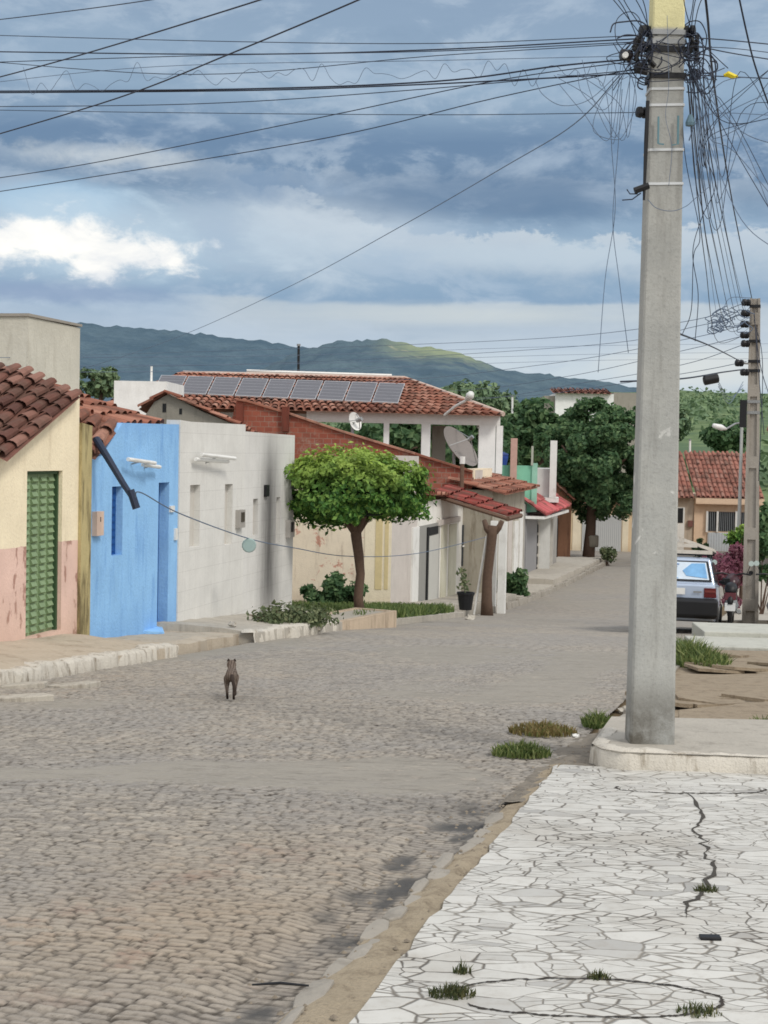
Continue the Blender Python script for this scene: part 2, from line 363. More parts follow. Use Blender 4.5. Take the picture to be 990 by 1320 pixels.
def road_fields(X, Y):
    s = X*SD.x+Y*SD.y; tt = X*SD.y-Y*SD.x
    H = lambda a, b: np.modf(np.abs(np.sin(a*12.9898+b*78.233)*43758.5453))[0]
    rh, ln = .046, .098
    sw = s+.045*(noise2(tt*1.3, s*.9, 3)-.5)+.03*(noise2(tt*6, s*6, 4)-.5); r = np.floor(sw/rh); fv = sw/rh-r
    hr = H(r, 1.0); tw = tt+.03*(noise2(tt*8, s*8, 5)-.5)
    q = tw/ln+hr*7+.3*np.sin(tw*8+hr*6.28); c = np.floor(q); fu = q-c
    du = np.minimum(fu, 1-fu)*ln; dv = np.minimum(fv, 1-fv)*rh
    k = .012; d = np.minimum(du, dv)-np.maximum(0, k-np.abs(du-dv))**2/(4*k)
    d = d+.006*(noise2(tt*40, s*40, 6)-.5)
    rs, r2, r3 = H(r, c), H(r+31, c+7), H(r+5, c+91)
    h = .009*sst(0, .016, d)+(rs-.5)*.009+(fu-.5)*(r2-.5)*.011+(fv-.5)*(r3-.5)*.011
    joint = 1-sst(.001, .011, d)
    D = fbm(tt*.35+3, s*.35, 5, 9)
    band = np.exp(-((Y-.10*X-8.95)/.5)**2)*sst(1.0, -.4, X)          # dusty cement strip laid across the street
    wedge = sst(.45, .1, np.abs(X-Lk(Y)))*.25
    D = D+band*.27+wedge+.16*np.exp(-((X-Rk(Y)+.9)/.5)**2)*sst(8, 10, Y)
    fill = -.010+.022*sst(.53, .72, D); fn = fill+.014*(fbm(tt*9, s*9, 4, 2)-.5)
    dirt = sst(-.004, .006, fn-h)*sst(.5, .62, D); hh = np.maximum(h, fn)
    gut = sst(.24, .06, np.abs(Rk(Y)-.14-X))*sst(8.6, 7.6, Y)           # worn wet gutter along the kerb
    hh = hh*(1-gut*.6)-.02*gut+.01*gut*(fbm(tt*5, s*3, 4, 6)-.5)
    # broken, sunken patch before the corner
    hole = np.exp(-(((X-.45)/.55)**2+((Y-7.95)/.35)**2)); hh = hh-.05*hole*fbm(tt*4, s*6, 3, 3)
    fade = sst(26, 11, Y); und = .03*(fbm(tt*.5, s*.5, 3, 5)-.5)
    wet = np.clip(gut*sst(.42, .7, fbm(tt*7, s*3, 5, 8))*.95+hole*.5*fbm(tt*5, s*8, 3, 4), 0, 1)
    patch = fbm(tt*.5, s*.5, 4, 21)
    stone = np.clip(rs*.7+.3*patch+.35*np.exp(-(((X+1.0)/.5)**2+((Y-5.2)/.5)**2))*r2, 0, 1)
    return hh*(.35+.65*fade)+und, stone, joint*(.15+.85*fade), dirt, wet
yy = [2.6]
while yy[-1] < 31: yy.append(yy[-1]+.0021*yy[-1])
yy = np.array(yy); uu = np.linspace(0, 1, 620)
YY, UU = np.meshgrid(yy, uu, indexing='ij'); xl = Lk(YY)-.1; xr = Rk(YY)+.06; XX = xl+(xr-xl)*UU
hh, st_, jo_, di_, we_ = road_fields(XX, YY)
o = npmesh('road', np.stack([XX, YY, gz_np(YY)+hh-.012], -1), gridfaces(*XX.shape), m_road, attrs=dict(stone=st_, joint=jo_, dirt=di_, wet=we_, warm=np.exp(-(((XX+.75+(YY-5)*-.2)/.75)**2+((YY-5.4)/1.5)**2))*(.5+fbm(XX*2, YY*2, 3))))
tag(o, kind='structure')
yy2 = np.concatenate([np.linspace(30.98, 66, 240), np.linspace(66.2, 79, 30)]); uu2 = np.linspace(0, 1, 90)
YY, UU = np.meshgrid(yy2, uu2, indexing='ij'); wid = sst(66, 68, YY)
xl = Lk(YY)-.1-wid*14; xr = Rk(YY)+.06+wid*16; XX = xl+(xr-xl)*UU
hh, st_, jo_, di_, we_ = road_fields(XX, YY); rs_ = np.random.RandomState(3)
st2 = np.clip(.2+.5*rs_.rand(*XX.shape), 0, 1)
o = npmesh('road', np.stack([XX, YY, gz_np(YY)-.012+.02*(fbm(XX*2, YY*1.2, 3)-.5)], -1), gridfaces(*XX.shape), m_road,
           attrs=dict(stone=st2, joint=.25*rs_.rand(*XX.shape), dirt=.6*sst(.45, .65, fbm(XX*.5, YY*.25, 4)), wet=0*XX, warm=0*XX)); tag(o, kind='structure')
# side street area left of the near carriageway
m_walk = plaster('worn_cement', (184, 172, 154), (128, 112, 94), .55, .48, foot=0, bump=.5, scale=1.0)
m_walk2 = plaster('grey_cement', (176, 170, 159), (104, 98, 90), .5, .5, foot=0, bump=.5)
m_lime = plaster('limewashed_kerb', (206, 200, 188), (130, 118, 100), .85, .5, foot=0, bump=.6, scale=2.5)
m_lime2 = plaster('patchy_limewash', (208, 202, 190), (118, 104, 86), .9, .47, foot=0, bump=.8, scale=2.2)
m_dirtstrip = plaster('bare_dirt', (160, 147, 126), (112, 100, 84), .65, .46, foot=0, bump=.6, scale=2)
def sidewalk(Y0, Y1, h, xin, xout, mat, left=True, name='sidewalk', jit=.03, step=.3, seed=1, hout=None):
    hout = h if hout is None else hout
    "slab between xin(Y) and xout(Y) following the street fall, with a vertical kerb face"
    rr = random.Random(seed); n = max(3, int((Y1-Y0)/step)); m = 7; V = []
    for i in range(n+1):
        Y = Y0+(Y1-Y0)*i/n; a, b = xin(Y), xout(Y)+rr.uniform(-jit, jit)
        for j in range(m):
            u = j/(m-1); V.append((a+(b-a)*u, Y, gz(Y)+h+(hout-h)*u+.012*rr.uniform(-1, 1)-(.02 if j == m-1 else 0)))
        V.append((b+(.01 if b > a else -.01), Y, gz(Y)-.1))
    mb = MB(); w = m+1
    mb.add(V, [(i*w+j, i*w+j+1, (i+1)*w+j+1, (i+1)*w+j) for i in range(n) for j in range(w-1)])
    mb.add([V[j] for j in range(w)]+[(V[0][0], Y0, gz(Y0)-.1)], [tuple(range(w+1))])
    e = [V[n*w+j] for j in range(w)]; mb.add(e+[(e[0][0], Y1, gz(Y1)-.1)], [tuple(range(w+1))[::-1]])
    return tag(mb.build(name, mat), kind='structure')
def kerb(Y0, Y1, h, xo, mat, sgn, seed, l=(.25, .6), name='kerb'):
    rr = random.Random(seed); mb = MB(); Y = Y0
    while Y < Y1:
        d = rr.uniform(*l); a = rr.uniform(-.02, .03)*sgn; hh = h+rr.uniform(-.05, .025); w = .13; g = .02
        fr = Fr((xo(Y)+a, Y), (SL, 1)); zb = gz(Y)-.15
        p = [fr.pt(g+rr.uniform(0, .02), sgn*rr.uniform(0, .02), zb), fr.pt(d-g, sgn*.0, zb), fr.pt(d-g, -sgn*w, zb), fr.pt(g, -sgn*w, zb)]
        z0, z1 = gz(Y)+hh, gz(Y+d)+hh
        p += [fr.pt(g+rr.uniform(0, .04), sgn*rr.uniform(-.04, 0), z0), fr.pt(d-g-rr.uniform(0, .05), sgn*rr.uniform(-.04, 0), z1), fr.pt(d-g, -sgn*w, z1), fr.pt(g, -sgn*w, z0)]
        mb.hexa(p); Y += d*.97
    return tag(mb.build(name, mat, bevel=.015), kind='structure')
def kerb_strip(path, w, drop, mat, seed, amp=.012, name='kerb'):
    "rough kerb swept along a path of top outer edge points; the inner side lies to its right"
    rr = random.Random(seed); P = []
    for a, b in zip(path, path[1:]):
        n = max(1, int((b-a).length/.05)); P += [a.lerp(b, k/n) for k in range(n)]
    P.append(path[-1]); V = []; m = 6; lump = 0
    for i, p in enumerate(P):
        d = (P[min(i+1, len(P)-1)]-P[max(i-1, 0)]); nn = Vector((d.y, -d.x, 0)).normalized()
        if i % rr.choice((4, 5, 7)) == 0: lump = rr.uniform(-1, 1)*amp
        j = lambda k=1.0: rr.gauss(0, amp*.35*k)+lump*k
        for o_, z in ((-.012, -drop), (-.008, -drop*.5), (.0, -.03), (.025, -.004), (w*.6, .004), (w, -.004)):
            q = p+nn*(o_+j(.9)); V.append((q.x, q.y, p.z+z+(j(.7) if z > -.05 else 0)))
    mb = MB(); mb.add(V, [(i*m+k, (i+1)*m+k, (i+1)*m+k+1, i*m+k+1) for i in range(len(P)-1) for k in range(m-1)])
    return tag(mb.build(name, mat, smooth=True), kind='structure')
fY = Fr((-4.16, 17), (.24, 1)); fB = Fr((-3.77, 18.9), (.22, 1)); fP = Fr((.2, 35.7), (.25, 1))
def fx(Y): # facade line of the left row
    if Y < 18.5: return -4.16+.24*(Y-17)-.05
    if Y < 28.1: return -3.77+.22*(Y-18.9)-.05
    return .2+.25*(Y-35.7)-.05
sidewalk(9, 18.25, .26, fx, Lk, m_walk, seed=2, hout=.14); kerb_strip([Vector((Lk(Y)+.02, Y, gz(Y)+.15)) for Y in np.arange(18.25, 8.8, -.2)], .2, .3, m_lime2, 3, .03)
sidewalk(18.25, 21.3, .13, fx, lambda Y: Lk(Y)-.25, m_walk, seed=4, jit=.08)
sidewalk(21.3, 28.3, .26, fx, lambda Y: Lk(Y)-.1, m_walk2, seed=5, jit=.06, hout=.16); kerb_strip([Vector((Lk(Y)-.08, Y, gz(Y)+.16)) for Y in np.arange(25.6, 21.2, -.2)], .2, .3, m_lime, 6, .03)
sidewalk(28.3, 35.6, .12, lambda Y: fx(Y)-5.0, lambda Y: Lk(Y)+.02, m_walk2, seed=7)
sidewalk(35.6, 44.5, .28, fx, lambda Y: Lk(Y)-.3, m_walk2, seed=8, jit=.06)
sidewalk(44.5, 51, .2, fx, lambda Y: Lk(Y)-.1, m_walk2, seed=9, jit=.1)
sidewalk(51, 58, .38, fx, lambda Y: Lk(Y)-.1, m_walk2, seed=10, jit=.06); sidewalk(58, 67, .3, fx, lambda Y: Lk(Y)-.2, m_walk2, seed=11, jit=.1)
kerb(38, 66, .17, lambda Y: Lk(Y)+.05, m_conc, 1, 12, (.4, 1.1))
# ---- near right: gutter kerb, dirt strip and the crazy paving
rr = random.Random(77); mk_ = MB(); Y = 2.6
while Y < 7.5:
    L_ = rr.uniform(.09, .3); c = Rk(Y)+.05+rr.uniform(-.025, .025); w = rr.uniform(.018, .042); z0 = gz(Y+L_/2); tilt = rr.uniform(-.008, .008); hz = rr.uniform(.002, .022)
    n = rr.randint(6, 8); V0 = []
    for k in range(n):
        a = 2*PI*k/n; u = math.cos(a)*L_*.52*rr.uniform(.85, 1.05); v = math.sin(a)*w*rr.uniform(.8, 1.15)*1.2
        u = max(-L_*.5, min(L_*.5, u*1.3)); V0.append((c+v+SL*u, Y+L_/2+u, z0+hz+tilt*math.sin(a)))
    m_ = len(mk_.v); lo = [(p[0]*1.0+(p[0]-c)*.12, p[1], z0-.06) for p in V0]; ce = (c+SL*0, Y+L_/2, z0+hz+.006)
    mk_.add(V0+lo+[ce], [(k, (k+1) % n, 2*n) for k in range(n)]+[(k, k+n, (k+1) % n+n, (k+1) % n) for k in range(n)]); Y += L_*rr.uniform(.95, 1.3)
tag(mk_.build('kerb', m_conc, bevel=.006), kind='structure')
PE = lambda Y: -.07+.233*(Y-4.2)     # left edge of the paving
mb = MB(); n = 60; rr = random.Random(4); V = []
for i in range(n+1):
    Y = 2.6+6.9*i/n
    V += [(Rk(Y)+.0, Y, gz(Y)-.004), (Rk(Y)+.1, Y, gz(Y)+.018+rr.uniform(-.005, .005)), ((Rk(Y)+.1+PE(Y))/2, Y, gz(Y)+.006+rr.uniform(-.01, .012)), (PE(Y)+.08, Y, gz(Y)+.014)]
mb.add(V, [(i*4+j, i*4+j+1, i*4+j+5, i*4+j+4) for i in range(n) for j in range(3)])
tag(mb.build('dirt_strip', m_dirtstrip, smooth=True), kind='structure')
def paving_mat():
    t = NT('white_crazy_paving'); P = t.pos((1, 1, 0)); dn = t.n('TexNoise', {'Vector': P, 'Scale': 3.0, 'Detail': 3}).outputs['Color']
    Pw = t.n('VectorMath', {0: P, 1: t.n('VectorMath', {0: dn, 1: (.1, .1, 0)}, operation='MULTIPLY').outputs[0]}, operation='ADD').outputs[0]
    mp = t.n('Mapping', {'Vector': Pw, 'Scale': (5.6, 9.2, 1), 'Rotation': (0, 0, .12)}).outputs[0]
    mq = t.n('Mapping', {'Vector': Pw, 'Scale': (10, 18.0, 1), 'Rotation': (0, 0, -.1)}).outputs[0]
    v1 = t.n('TexVoronoi', {'Vector': mp, 'Scale': 1.0, 'Randomness': 1.0}, voronoi_dimensions='2D', feature='DISTANCE_TO_EDGE').outputs['Distance']
    vc1 = t.n('TexVoronoi', {'Vector': mp, 'Scale': 1.0, 'Randomness': 1.0}, voronoi_dimensions='2D').outputs['Color']
    v2 = t.n('TexVoronoi', {'Vector': mq, 'Scale': 1.0, 'Randomness': 1.0}, voronoi_dimensions='2D', feature='DISTANCE_TO_EDGE').outputs['Distance']
    vc2 = t.n('TexVoronoi', {'Vector': mq, 'Scale': 1.0, 'Randomness': 1.0}, voronoi_dimensions='2D').outputs['Color']
    sub = t.math('GREATER_THAN', t.n('SeparateColor', {0: vc1}).outputs[2], .38)
    v = t.math('MINIMUM', v1, t.math('ADD', t.math('MULTIPLY', v2, .7), t.math('MULTIPLY', t.math('SUBTRACT', 1, sub), 9)))
    vc = t.mix(t.math('MULTIPLY', sub, .75), vc1, vc2)
    r = t.n('SeparateColor', {0: vc}); n = t.noise(P, 12, 6, .7); nl = t.noise(P, .8, 5, .65); ns = t.noise(P, 45, 4, .7)
    col = t.ramp(r.outputs[0], [(0, L4((164, 162, 157))), (.1, L4((184, 182, 176))), (.25, L4((196, 194, 187))), (1, L4((209, 207, 200)))])
    col = t.mix(t.math('MULTIPLY', t.step(n, .45, .72), .4), col, L4((158, 150, 138)))
    col = t.mix(t.math('MULTIPLY', t.step(nl, .45, .7), .5), col, L4((160, 152, 139)))
    wj = t.math('ADD', .014, t.math('MULTIPLY', t.step(t.noise(P, 3.5, 4), .35, .75), .06))
    j = t.math('SUBTRACT', 1, t.step(t.math('ADD', v, t.math('MULTIPLY', t.math('SUBTRACT', ns, .5), .03)), t.math('MULTIPLY', wj, .1), t.math('MULTIPLY', wj, 1.4)))
    jc = t.mix(t.step(nl, .4, .6), L4((138, 132, 122)), L4((92, 85, 76))); col = t.mix(j, col, jc)
    h = t.math('SUBTRACT', t.math('ADD', t.math('MULTIPLY', r.outputs[1], .5), t.math('MULTIPLY', n, .15)), j)
    return t.out(col, .62, h, .5, .012, spec=.35)
m_pav = paving_mat()
YF0 = ground(765, 992); YF1 = ground(990, 1003)
def yfront(X): k = (X-YF0.x)/(YF1.x-YF0.x); return YF0.y+(YF1.y-YF0.y)*k
ny, nx = 50, 34; V = np.zeros((ny, nx, 3)); rs_ = np.random.RandomState(8)
for i in range(ny):
    for j in range(nx):
        Y = 2.6+(6.85)*i/(ny-1); X = PE(Y)+(6.0)*(j/(nx-1))**1.3
        if i == ny-1: Y = yfront(X)+.02
        V[i, j] = (X+(rs_.uniform(-.012, .012) if j == 0 else 0), Y, gz(Y)+.02+.02*(fbm(np.array(X*1.5), np.array(Y*1.5), 3)-.5))
tag(npmesh('paved_forecourt', V, gridfaces(ny, nx), m_pav), kind='structure')
mb = MB(); rr = random.Random(14); V = []; nY = 26
for i in range(nY+1):
    Y = 8.0+3.2*i/nY
    for k in range(6):
        u = k/5; X = Rk(Y)-.05+u*(.2 if Y < 8.9 else .95); V.append((X, Y, gz(Y)+(-.01 if k == 0 else .008)+rr.uniform(-.008, .012)))
mb.add(V, [(i*6+j, i*6+j+1, i*6+j+7, i*6+j+6) for i in range(nY) for j in range(5)])
tag(mb.build('dirt_strip', plaster('damp_gutter_silt', (138, 130, 118), (92, 88, 82), .7, .46, foot=0, bump=.6, scale=3), smooth=True), kind='structure')
# ---- raised footway on the right, kerb bends round at the corner
def kp(x, y): return ground(x, y)
corner = [ground(762, 986), ground(775, 992), ground(800, 996), ground(860, 998), ground(930, 1000), ground(1000, 1003), ground(1250, 1012)]
def KH(Y): return .155
top = [Vector((p.x, p.y, gz(p.y)+.14)) for p in corner]
mb = MB(); mk = MB()
# slab: fan of strips going away from the front edge
rows = [0, .5, 1.2]; nr_ = len(rows); V = []
back = 10.75
for i, p in enumerate(top):
    for k in range(5):
        Y = p.y+(back-p.y)*k/4; X = p.x+(Y-p.y)*SL if i == 0 else p.x+(Y-p.y)*SL*.9
        V.append((X, Y, gz(9.5)+.14-(Y-9.5)*.03))
mb.add(V, [(i*5+k, (i+1)*5+k, (i+1)*5+k+1, i*5+k+1) for i in range(len(top)-1) for k in range(4)])
# side face toward the street
for k in range(4):
    a, b = Vector(V[k]), Vector(V[k+1]); mb.add([a, b, Vector((b.x, b.y, b.z-.4)), Vector((a.x, a.y, a.z-.4))], [(0, 1, 2, 3)])
tag(mb.build('sidewalk', m_walk2), kind='structure')
pts = [Vector(V[2]), Vector(V[1])]+[Vector(V[5*i]) for i in range(len(top))]
kerb_strip([p+Vector((0, 0, .01)) for p in pts[::-1]], .1, .26, m_lime, 5, .012)
m_slab = plaster('broken_slabs', (154, 140, 120), (104, 90, 74), .6, .46, foot=0, bump=.6, scale=1.6)
sidewalk(10.75, 21.5, .03, lambda Y: Rk(Y)+7, lambda Y: Rk(Y)+.25, m_slab, seed=31, jit=.08)
kerb(10.6, 21.5, .08, lambda Y: Rk(Y)+.2, m_conc, -1, 33, (.3, .7))
mb = MB(); rr = random.Random(12)
for i in range(46):
    Y = rr.uniform(11, 20.5); X = Rk(Y)+.55+rr.random()*4.2; a, b = rr.uniform(.25, .7), rr.uniform(.25, .6); n = rr.randint(4, 6)
    ph = rr.uniform(0, 6); z = gz(Y)+.03+rr.uniform(0, .03); ex = rr.uniform(-.03, .03)
    mb.prism([(X+a*math.cos(ph+2*PI*k/n)*rr.uniform(.7, 1.1), Y+b*math.sin(ph+2*PI*k/n)*rr.uniform(.7, 1.1), z-.06*b*math.sin(ph+2*PI*k/n)+ex*math.cos(ph+2*PI*k/n)) for k in range(n)], (0, 0, .035))
tag(mb.build('sidewalk', m_slab), kind='structure')
# long raised slab edge right of the pole and the steps farther on
def platform(pxs, h, mat, name='sidewalk'):
    mb = MB(); P = [ground(*p) for p in pxs]
    mb.prism([(p.x, p.y, gz(p.y)-.1) for p in P], (0, 0, h+.1)); return tag(mb.build(name, mat, bevel=.01), kind='structure')
platform([(874, 955), (1010, 940), (1100, 925), (1100, 905), (1010, 916), (874, 930)], .1, m_slab)
m_pale = plaster('pale_cement_step', (186, 186, 176), (126, 122, 112), .4, .5, foot=0, bump=.4)
Y0 = 21.5
fr_r = Fr((Rk(21.7)+.38, 21.7), (1, -.06))
mb = MB(); zt_ = gz(21.7)+.06; mb.box(fr_r, 0, 6, -1.25, 0, zt_-.6, zt_); tag(mb.build('sidewalk', m_pale, bevel=.015), kind='structure')
mb = MB(); mb.box(fr_r, .3, 6, -2.55, -1.252, zt_-.8, zt_+.07); tag(mb.build('sidewalk', m_pale, bevel=.015), kind='structure')
sidewalk(24.2, 30, .1, lambda Y: Rk(Y)+6, lambda Y: Rk(Y)+.35, m_slab, seed=37)
sidewalk(30, 66, .2, lambda Y: Rk(Y)+4, lambda Y: Rk(Y)+.4, m_walk2, seed=35)
# ================================================================== LEFT ROW OF HOUSES
def base(fr, u0, u1): return fr.pt((u0+u1)/2, 0, gz(fr.pt((u0+u1)/2, 0, 0).y)-.02)
def rect(fr, x0, y0, x1, y1, n=0.0):
    ym = (y0+y1)/2; xm = (x0+x1)/2
    return fr.px(x0, ym, n)[0], fr.px(x1, ym, n)[0], fr.px(xm, y1, n)[1], fr.px(xm, y0, n)[1]
m_cream = plaster('cream_paint', (244, 230, 200), (168, 146, 116), .4, .54, dado=(.40, (228, 196, 182)), foot=.25)
m_blue = plaster('sky_blue_paint', (148, 196, 240), (98, 146, 206), .6, .48, foot=.45, bump=.4)
m_bdoor = flat('deep_blue_paint', (14, 74, 142), .5, .15, scale=4)
m_tilewall = plaster('white_tiled_front', (218, 217, 212), (178, 174, 166), .3, .52, foot=.15, grid=(.45, .3, math.atan2(1, .22)), bump=.1)
gdoor = flat('green_metal_paint', (128, 150, 112), .5, .2, scale=9, dirt=.35, dirtc=(78, 96, 66))
gdark = flat('dark_green_metal', (58, 84, 56), .6, .2)
m_oldw = plaster('mouldy_cream_plaster', (190, 176, 130), (92, 82, 58), .9, .42, foot=.3, scale=1.6)
# ---- yellow house
t = thing('house', 'cream house with pink lower wall and tall green metal door', 'house', fY.pt(.3, -1, gz(17.3)))
uR = fY.px(101, 650)[0]; uA = fY.px(17, 600)[0]; zA = fY.px(17, 571)[1]; zT = fY.px(101, 509)[1]
du0, du1 = fY.px(35, 715)[0]-.02, fY.px(79.5, 710)[0]; dz0, dz1 = -.68, fY.px(58, 607)[1]
mb = MB(); wall(mb, fY, [(uA-5, zA-.15), (uA, zA-.05), (uA+.04, zA), (fY.px(51, 547)[0], fY.px(51, 547)[1]), (uR, zT)], lambda u: gz(17+u*.97)-.1, [(du0, du1, dz0, dz1)])
mb.box2(fY, uR-.2, uR, -5, -.2, -1.2, -1.2, zT-.15, zT-.12); w_ = mb.build('wall', m_cream, t)
dr = MB()
for a, b in ((du0, du0+.04), (du1-.04, du1)): dr.box(fY, a, b, -.13, -.05, dz0, dz1)
dr.box(fY, du0, du1, -.13, -.05, dz1-.04, dz1); d_ = dr.build('door', gdark, t, 'double door of green pressed metal panels')
mid = (du0+du1)/2
for a, b in ((du0+.04, mid-.008), (mid+.008, du1-.04)):
    lf = MB(); lf.box(fY, a, b, -.12, -.1, dz0, dz1-.04)
    nrow = 21; hw = (b-a)/2
    for k in range(2):
        for j in range(nrow):
            za = dz0+.02+(dz1-.08-dz0)*j/nrow; zb = za+(dz1-.08-dz0)/nrow*.86; ua = a+k*hw+.036; ub = a+(k+1)*hw-.036
            zm = za+(zb-za)*.35
            lf.hexa([fY.pt(ua, -.1, za), fY.pt(ub, -.1, za), fY.pt(ub, -.06, zm), fY.pt(ua, -.06, zm), fY.pt(ua, -.1, zb), fY.pt(ub, -.1, zb), fY.pt(ub, -.085, zb), fY.pt(ua, -.085, zb)])
    lf.build('leaf', gdoor, d_)
mb = MB(); A_ = fY.w(9, 592, .18); B_ = fY.w(104, 509, .12); C_ = fY.w(30, 473, -.85); D_ = A_+(C_-B_)*1.05
rr = random.Random(2); tiles(mb, A_, D_, C_, B_, .2, .3, 1.3, rr)
e = Vector((-3.2, .8, .05)); tiles(mb, D_, D_+e+Vector((0, 0, .2)), C_+e, C_, .2, .3, 1.3, rr)
mb.build('roof', m_tile_a, t)
mb = MB(); wall(mb, fY, [(uR+.003, fY.px(104, 545, .04)[1]), (fY.px(119, 560, .04)[0], fY.px(119, 549, .04)[1])], lambda u: -1.2, n0=-4, n1=.04)
mb.build('side_wall', m_oldw, t, 'mouldy unpainted wall end beside the blue front')
# ---- tank tower
fT = Fr(at(35, 500, 27), (.25, 1)); zt_ = fT.px(35, 408)[1]
t = thing('water_tower', 'pale concrete water tank tower rising behind the cream house', 'water tower', fT.pt(1, -1, gz(28)))
uE = fT.px(103, 450)[0]
mb = MB(); mb.box2(fT, 0, uE, -3.5, 0, -1.7, -1.7, zt_, zt_-.02); mb.build('tank_body', plaster('pale_render', (206, 202, 188), (140, 132, 116), .45, .5, foot=.25, scale=.7), t)
mb = MB(); mb.box2(fT, -.03, uE+.03, -3.53, .03, zt_+.002, zt_+.002, zt_+.06, zt_+.05); mb.build('coping', m_conc, t)
# ---- blue house
uB0, uB1 = 0.0, fB.px(229, 670)[0]
t = thing('house', 'bright blue narrow house with deep blue window and door', 'house', fB.pt(1.5, -1, gz(20.4)))
dU = rect(fB, 203.5, 622, 217, 800); wU = rect(fB, 144, 627, 158, 716)
top = [(uB0-.02, fB.px(120, 589)[1]), (fB.px(131, 588)[0], fB.px(131, 588)[1]), (fB.px(158, 545)[0], fB.px(158, 545)[1]), (uB1, fB.px(229, 547)[1])]
mb = MB(); wall(mb, fB, top, lambda u: gz(18.9+u*.97)-.1, [(dU[0], dU[1], -1.02, dU[3]), wU]); mb.box(fB, uB0, uB0+.15, -5, -.2, -1.6, 1.3); mb.box(fB, uB1-.15, uB1, -5, -.2, -1.6, 1.9)
mb.build('wall', m_blue, t)
mb = MB(); mb.box(fB, dU[0], dU[1], -.19, -.15, -1.02, dU[3]); d_ = mb.build('door', m_bdoor, t)
mb = MB(); mb.box(fB, dU[0]+.1, dU[1]-.1, -.15, -.135, -.8, -.1); mb.box(fB, dU[0]+.1, dU[1]-.1, -.15, -.135, .05, dU[3]-.15); mb.build('door_panel', m_bdoor, d_)
mb = MB(); mb.lathe(fB.pt(dU[0]+.12, -.145, 0), [(.02, 0), (.03, .05), (.02, .07)], 8, fB.n); mb.build('handle', m_metal, d_)
mb = MB(); mb.box(fB, wU[0], wU[1], -.14, -.1, wU[2], wU[3]); w_ = mb.build('window', m_bdoor, t)
mb = MB()
for k in range(9): mb.box(fB, wU[0]+.05, wU[1]-.05, -.1, -.085, wU[2]+.05+k*.1, wU[2]+.11+k*.1)
mb.build('shutter', m_bdoor, w_)
for k, (x0, y0, x1, y1) in enumerate(((165, 592, 200, 598), (184, 599, 206, 603))):
    p, q = fB.w(x0, y0, .12), fB.w(x1, y1-1, .2 if k == 0 else .1)
    mb = MB(); mb.tube([p, q], .028, 8); l = mb.build('tube_lamp', m_white, t)
    mb = MB(); mm = (p+q)/2; mb.tube([mm, mm-fB.n*.15-Vector((0, 0, .04))], .012, 5); mb.build('lamp_bracket', m_metal, l)
u_ = rect(fB, 120.5, 659, 129.5, 690); mb = MB(); mb.box(fB, u_[0]-.05, u_[1]-.05, 0, .07, u_[2], u_[3]); b_ = mb.build('meter_box', flat('beige_plastic', (214, 188, 170), .5), t)
mb = MB(); mb.box(fB, u_[0]+.06, u_[1]-.16, .07, .078, u_[2]+.18, u_[3]-.07); mb.build('meter_window', m_black, b_)
for x0, y0, x1, y1 in ((218, 652, 223, 660), (224, 681, 227, 696)):
    u_ = rect(fB, x0, y0, x1, y1); mb = MB(); mb.box(fB, u_[0], u_[1], 0, .03, u_[2], u_[3]); mb.build('switch_box', m_white, t)
mb = MB(); q0 = fB.w(123, 590, .12); uq_ = fB.px(159, 546)[0]; q1 = fB.pt(uq_, -.02, fB.px(159, 546)[1]-.01); q2 = fB.pt(uB1, -.22, fB.px(231, 546)[1]-.03)
bk = Vector(fB.n*-2.8)+Vector((0, 0, .84)); q0b = q0+bk; q1b = q1+bk; q2b = q2+bk
tiles(mb, q0, q0b, q1b, q1, .24, .36, 1.5, random.Random(3)); tiles(mb, fB.pt(uq_-.1, -.22, q1.z-.03), q2, q2b, q1b, .25, .38, 1.5, random.Random(3)); mb.build('roof', m_tile_b, t)
mb = MB(); p = [fB.w(124, 566, .05), fB.w(140, 592, .3), fB.w(158, 622, .55), fB.w(171, 642, .75)]
mb.tube(p, [.05, .045, .04, .035], 8); mb.tube([p[-1]+Vector((-.03, 0, .1)), p[-1]+Vector((.05, 0, -.13))], .05, 8)
tag(mb.build('service_arm', flat('blue_black_pipe', (32, 44, 66), .5)), 'dark cable arm jutting down from the eave in front of the blue wall', 'cable arm')
# ---- the two white tiled fronts
uW1 = fB.px(313, 680)[0]; uW2 = fB.px(378, 680)[0]
fB2 = fB
t = thing('house', 'white tiled house front with slit windows right beside the blue house', 'house', fB.pt((uB1+uW1)/2, -1, gz(23.5)))
w1 = rect(fB, 243, 625, 256, 705); w2 = rect(fB, 288, 624, 298, 702)
mb = MB(); wall(mb, fB, [(uB1+.003, fB.px(232, 543)[1]), (uW1, fB.px(312, 547)[1])], lambda u: gz(18.9+u*.97)-.1, [w1, w2], n1=.02); mb.box(fB, uW1-.15, uW1, -5, -.2, -2, 1.95); mb.build('wall', m_tilewall, t)
m_pgrey = flat('light_grey_door', (196, 192, 184), .5, .08)
for a in (w1, w2):
    mb = MB(); mb.box(fB, a[0], a[1], -.12, -.08, a[2], a[3]); wi = mb.build('window', m_pgrey, t)
    mb = MB(); mb.box(fB, a[0]+.05, (a[0]+a[1])/2, -.08, -.07, a[2]+.08, a[3]-.08); mb.build('pane', flat('frosted_pane', (176, 178, 174), .3), wi)
for k, (x0, y0, x1, y1) in enumerate(((260, 586, 303, 592), (252, 592, 294, 596))):
    p, q = fB.w(x0, y0, .16-.06*k), fB.w(x1, y1-1, .22-.06*k); mb = MB(); mb.tube([p, q], .03, 8); l = mb.build('tube_lamp', m_white, t)
    mb = MB(); mm = (p+q)/2; mb.tube([mm, mm-fB.n*.14-Vector((0, 0, .05))], .012, 5); mb.build('lamp_bracket', m_metal, l)
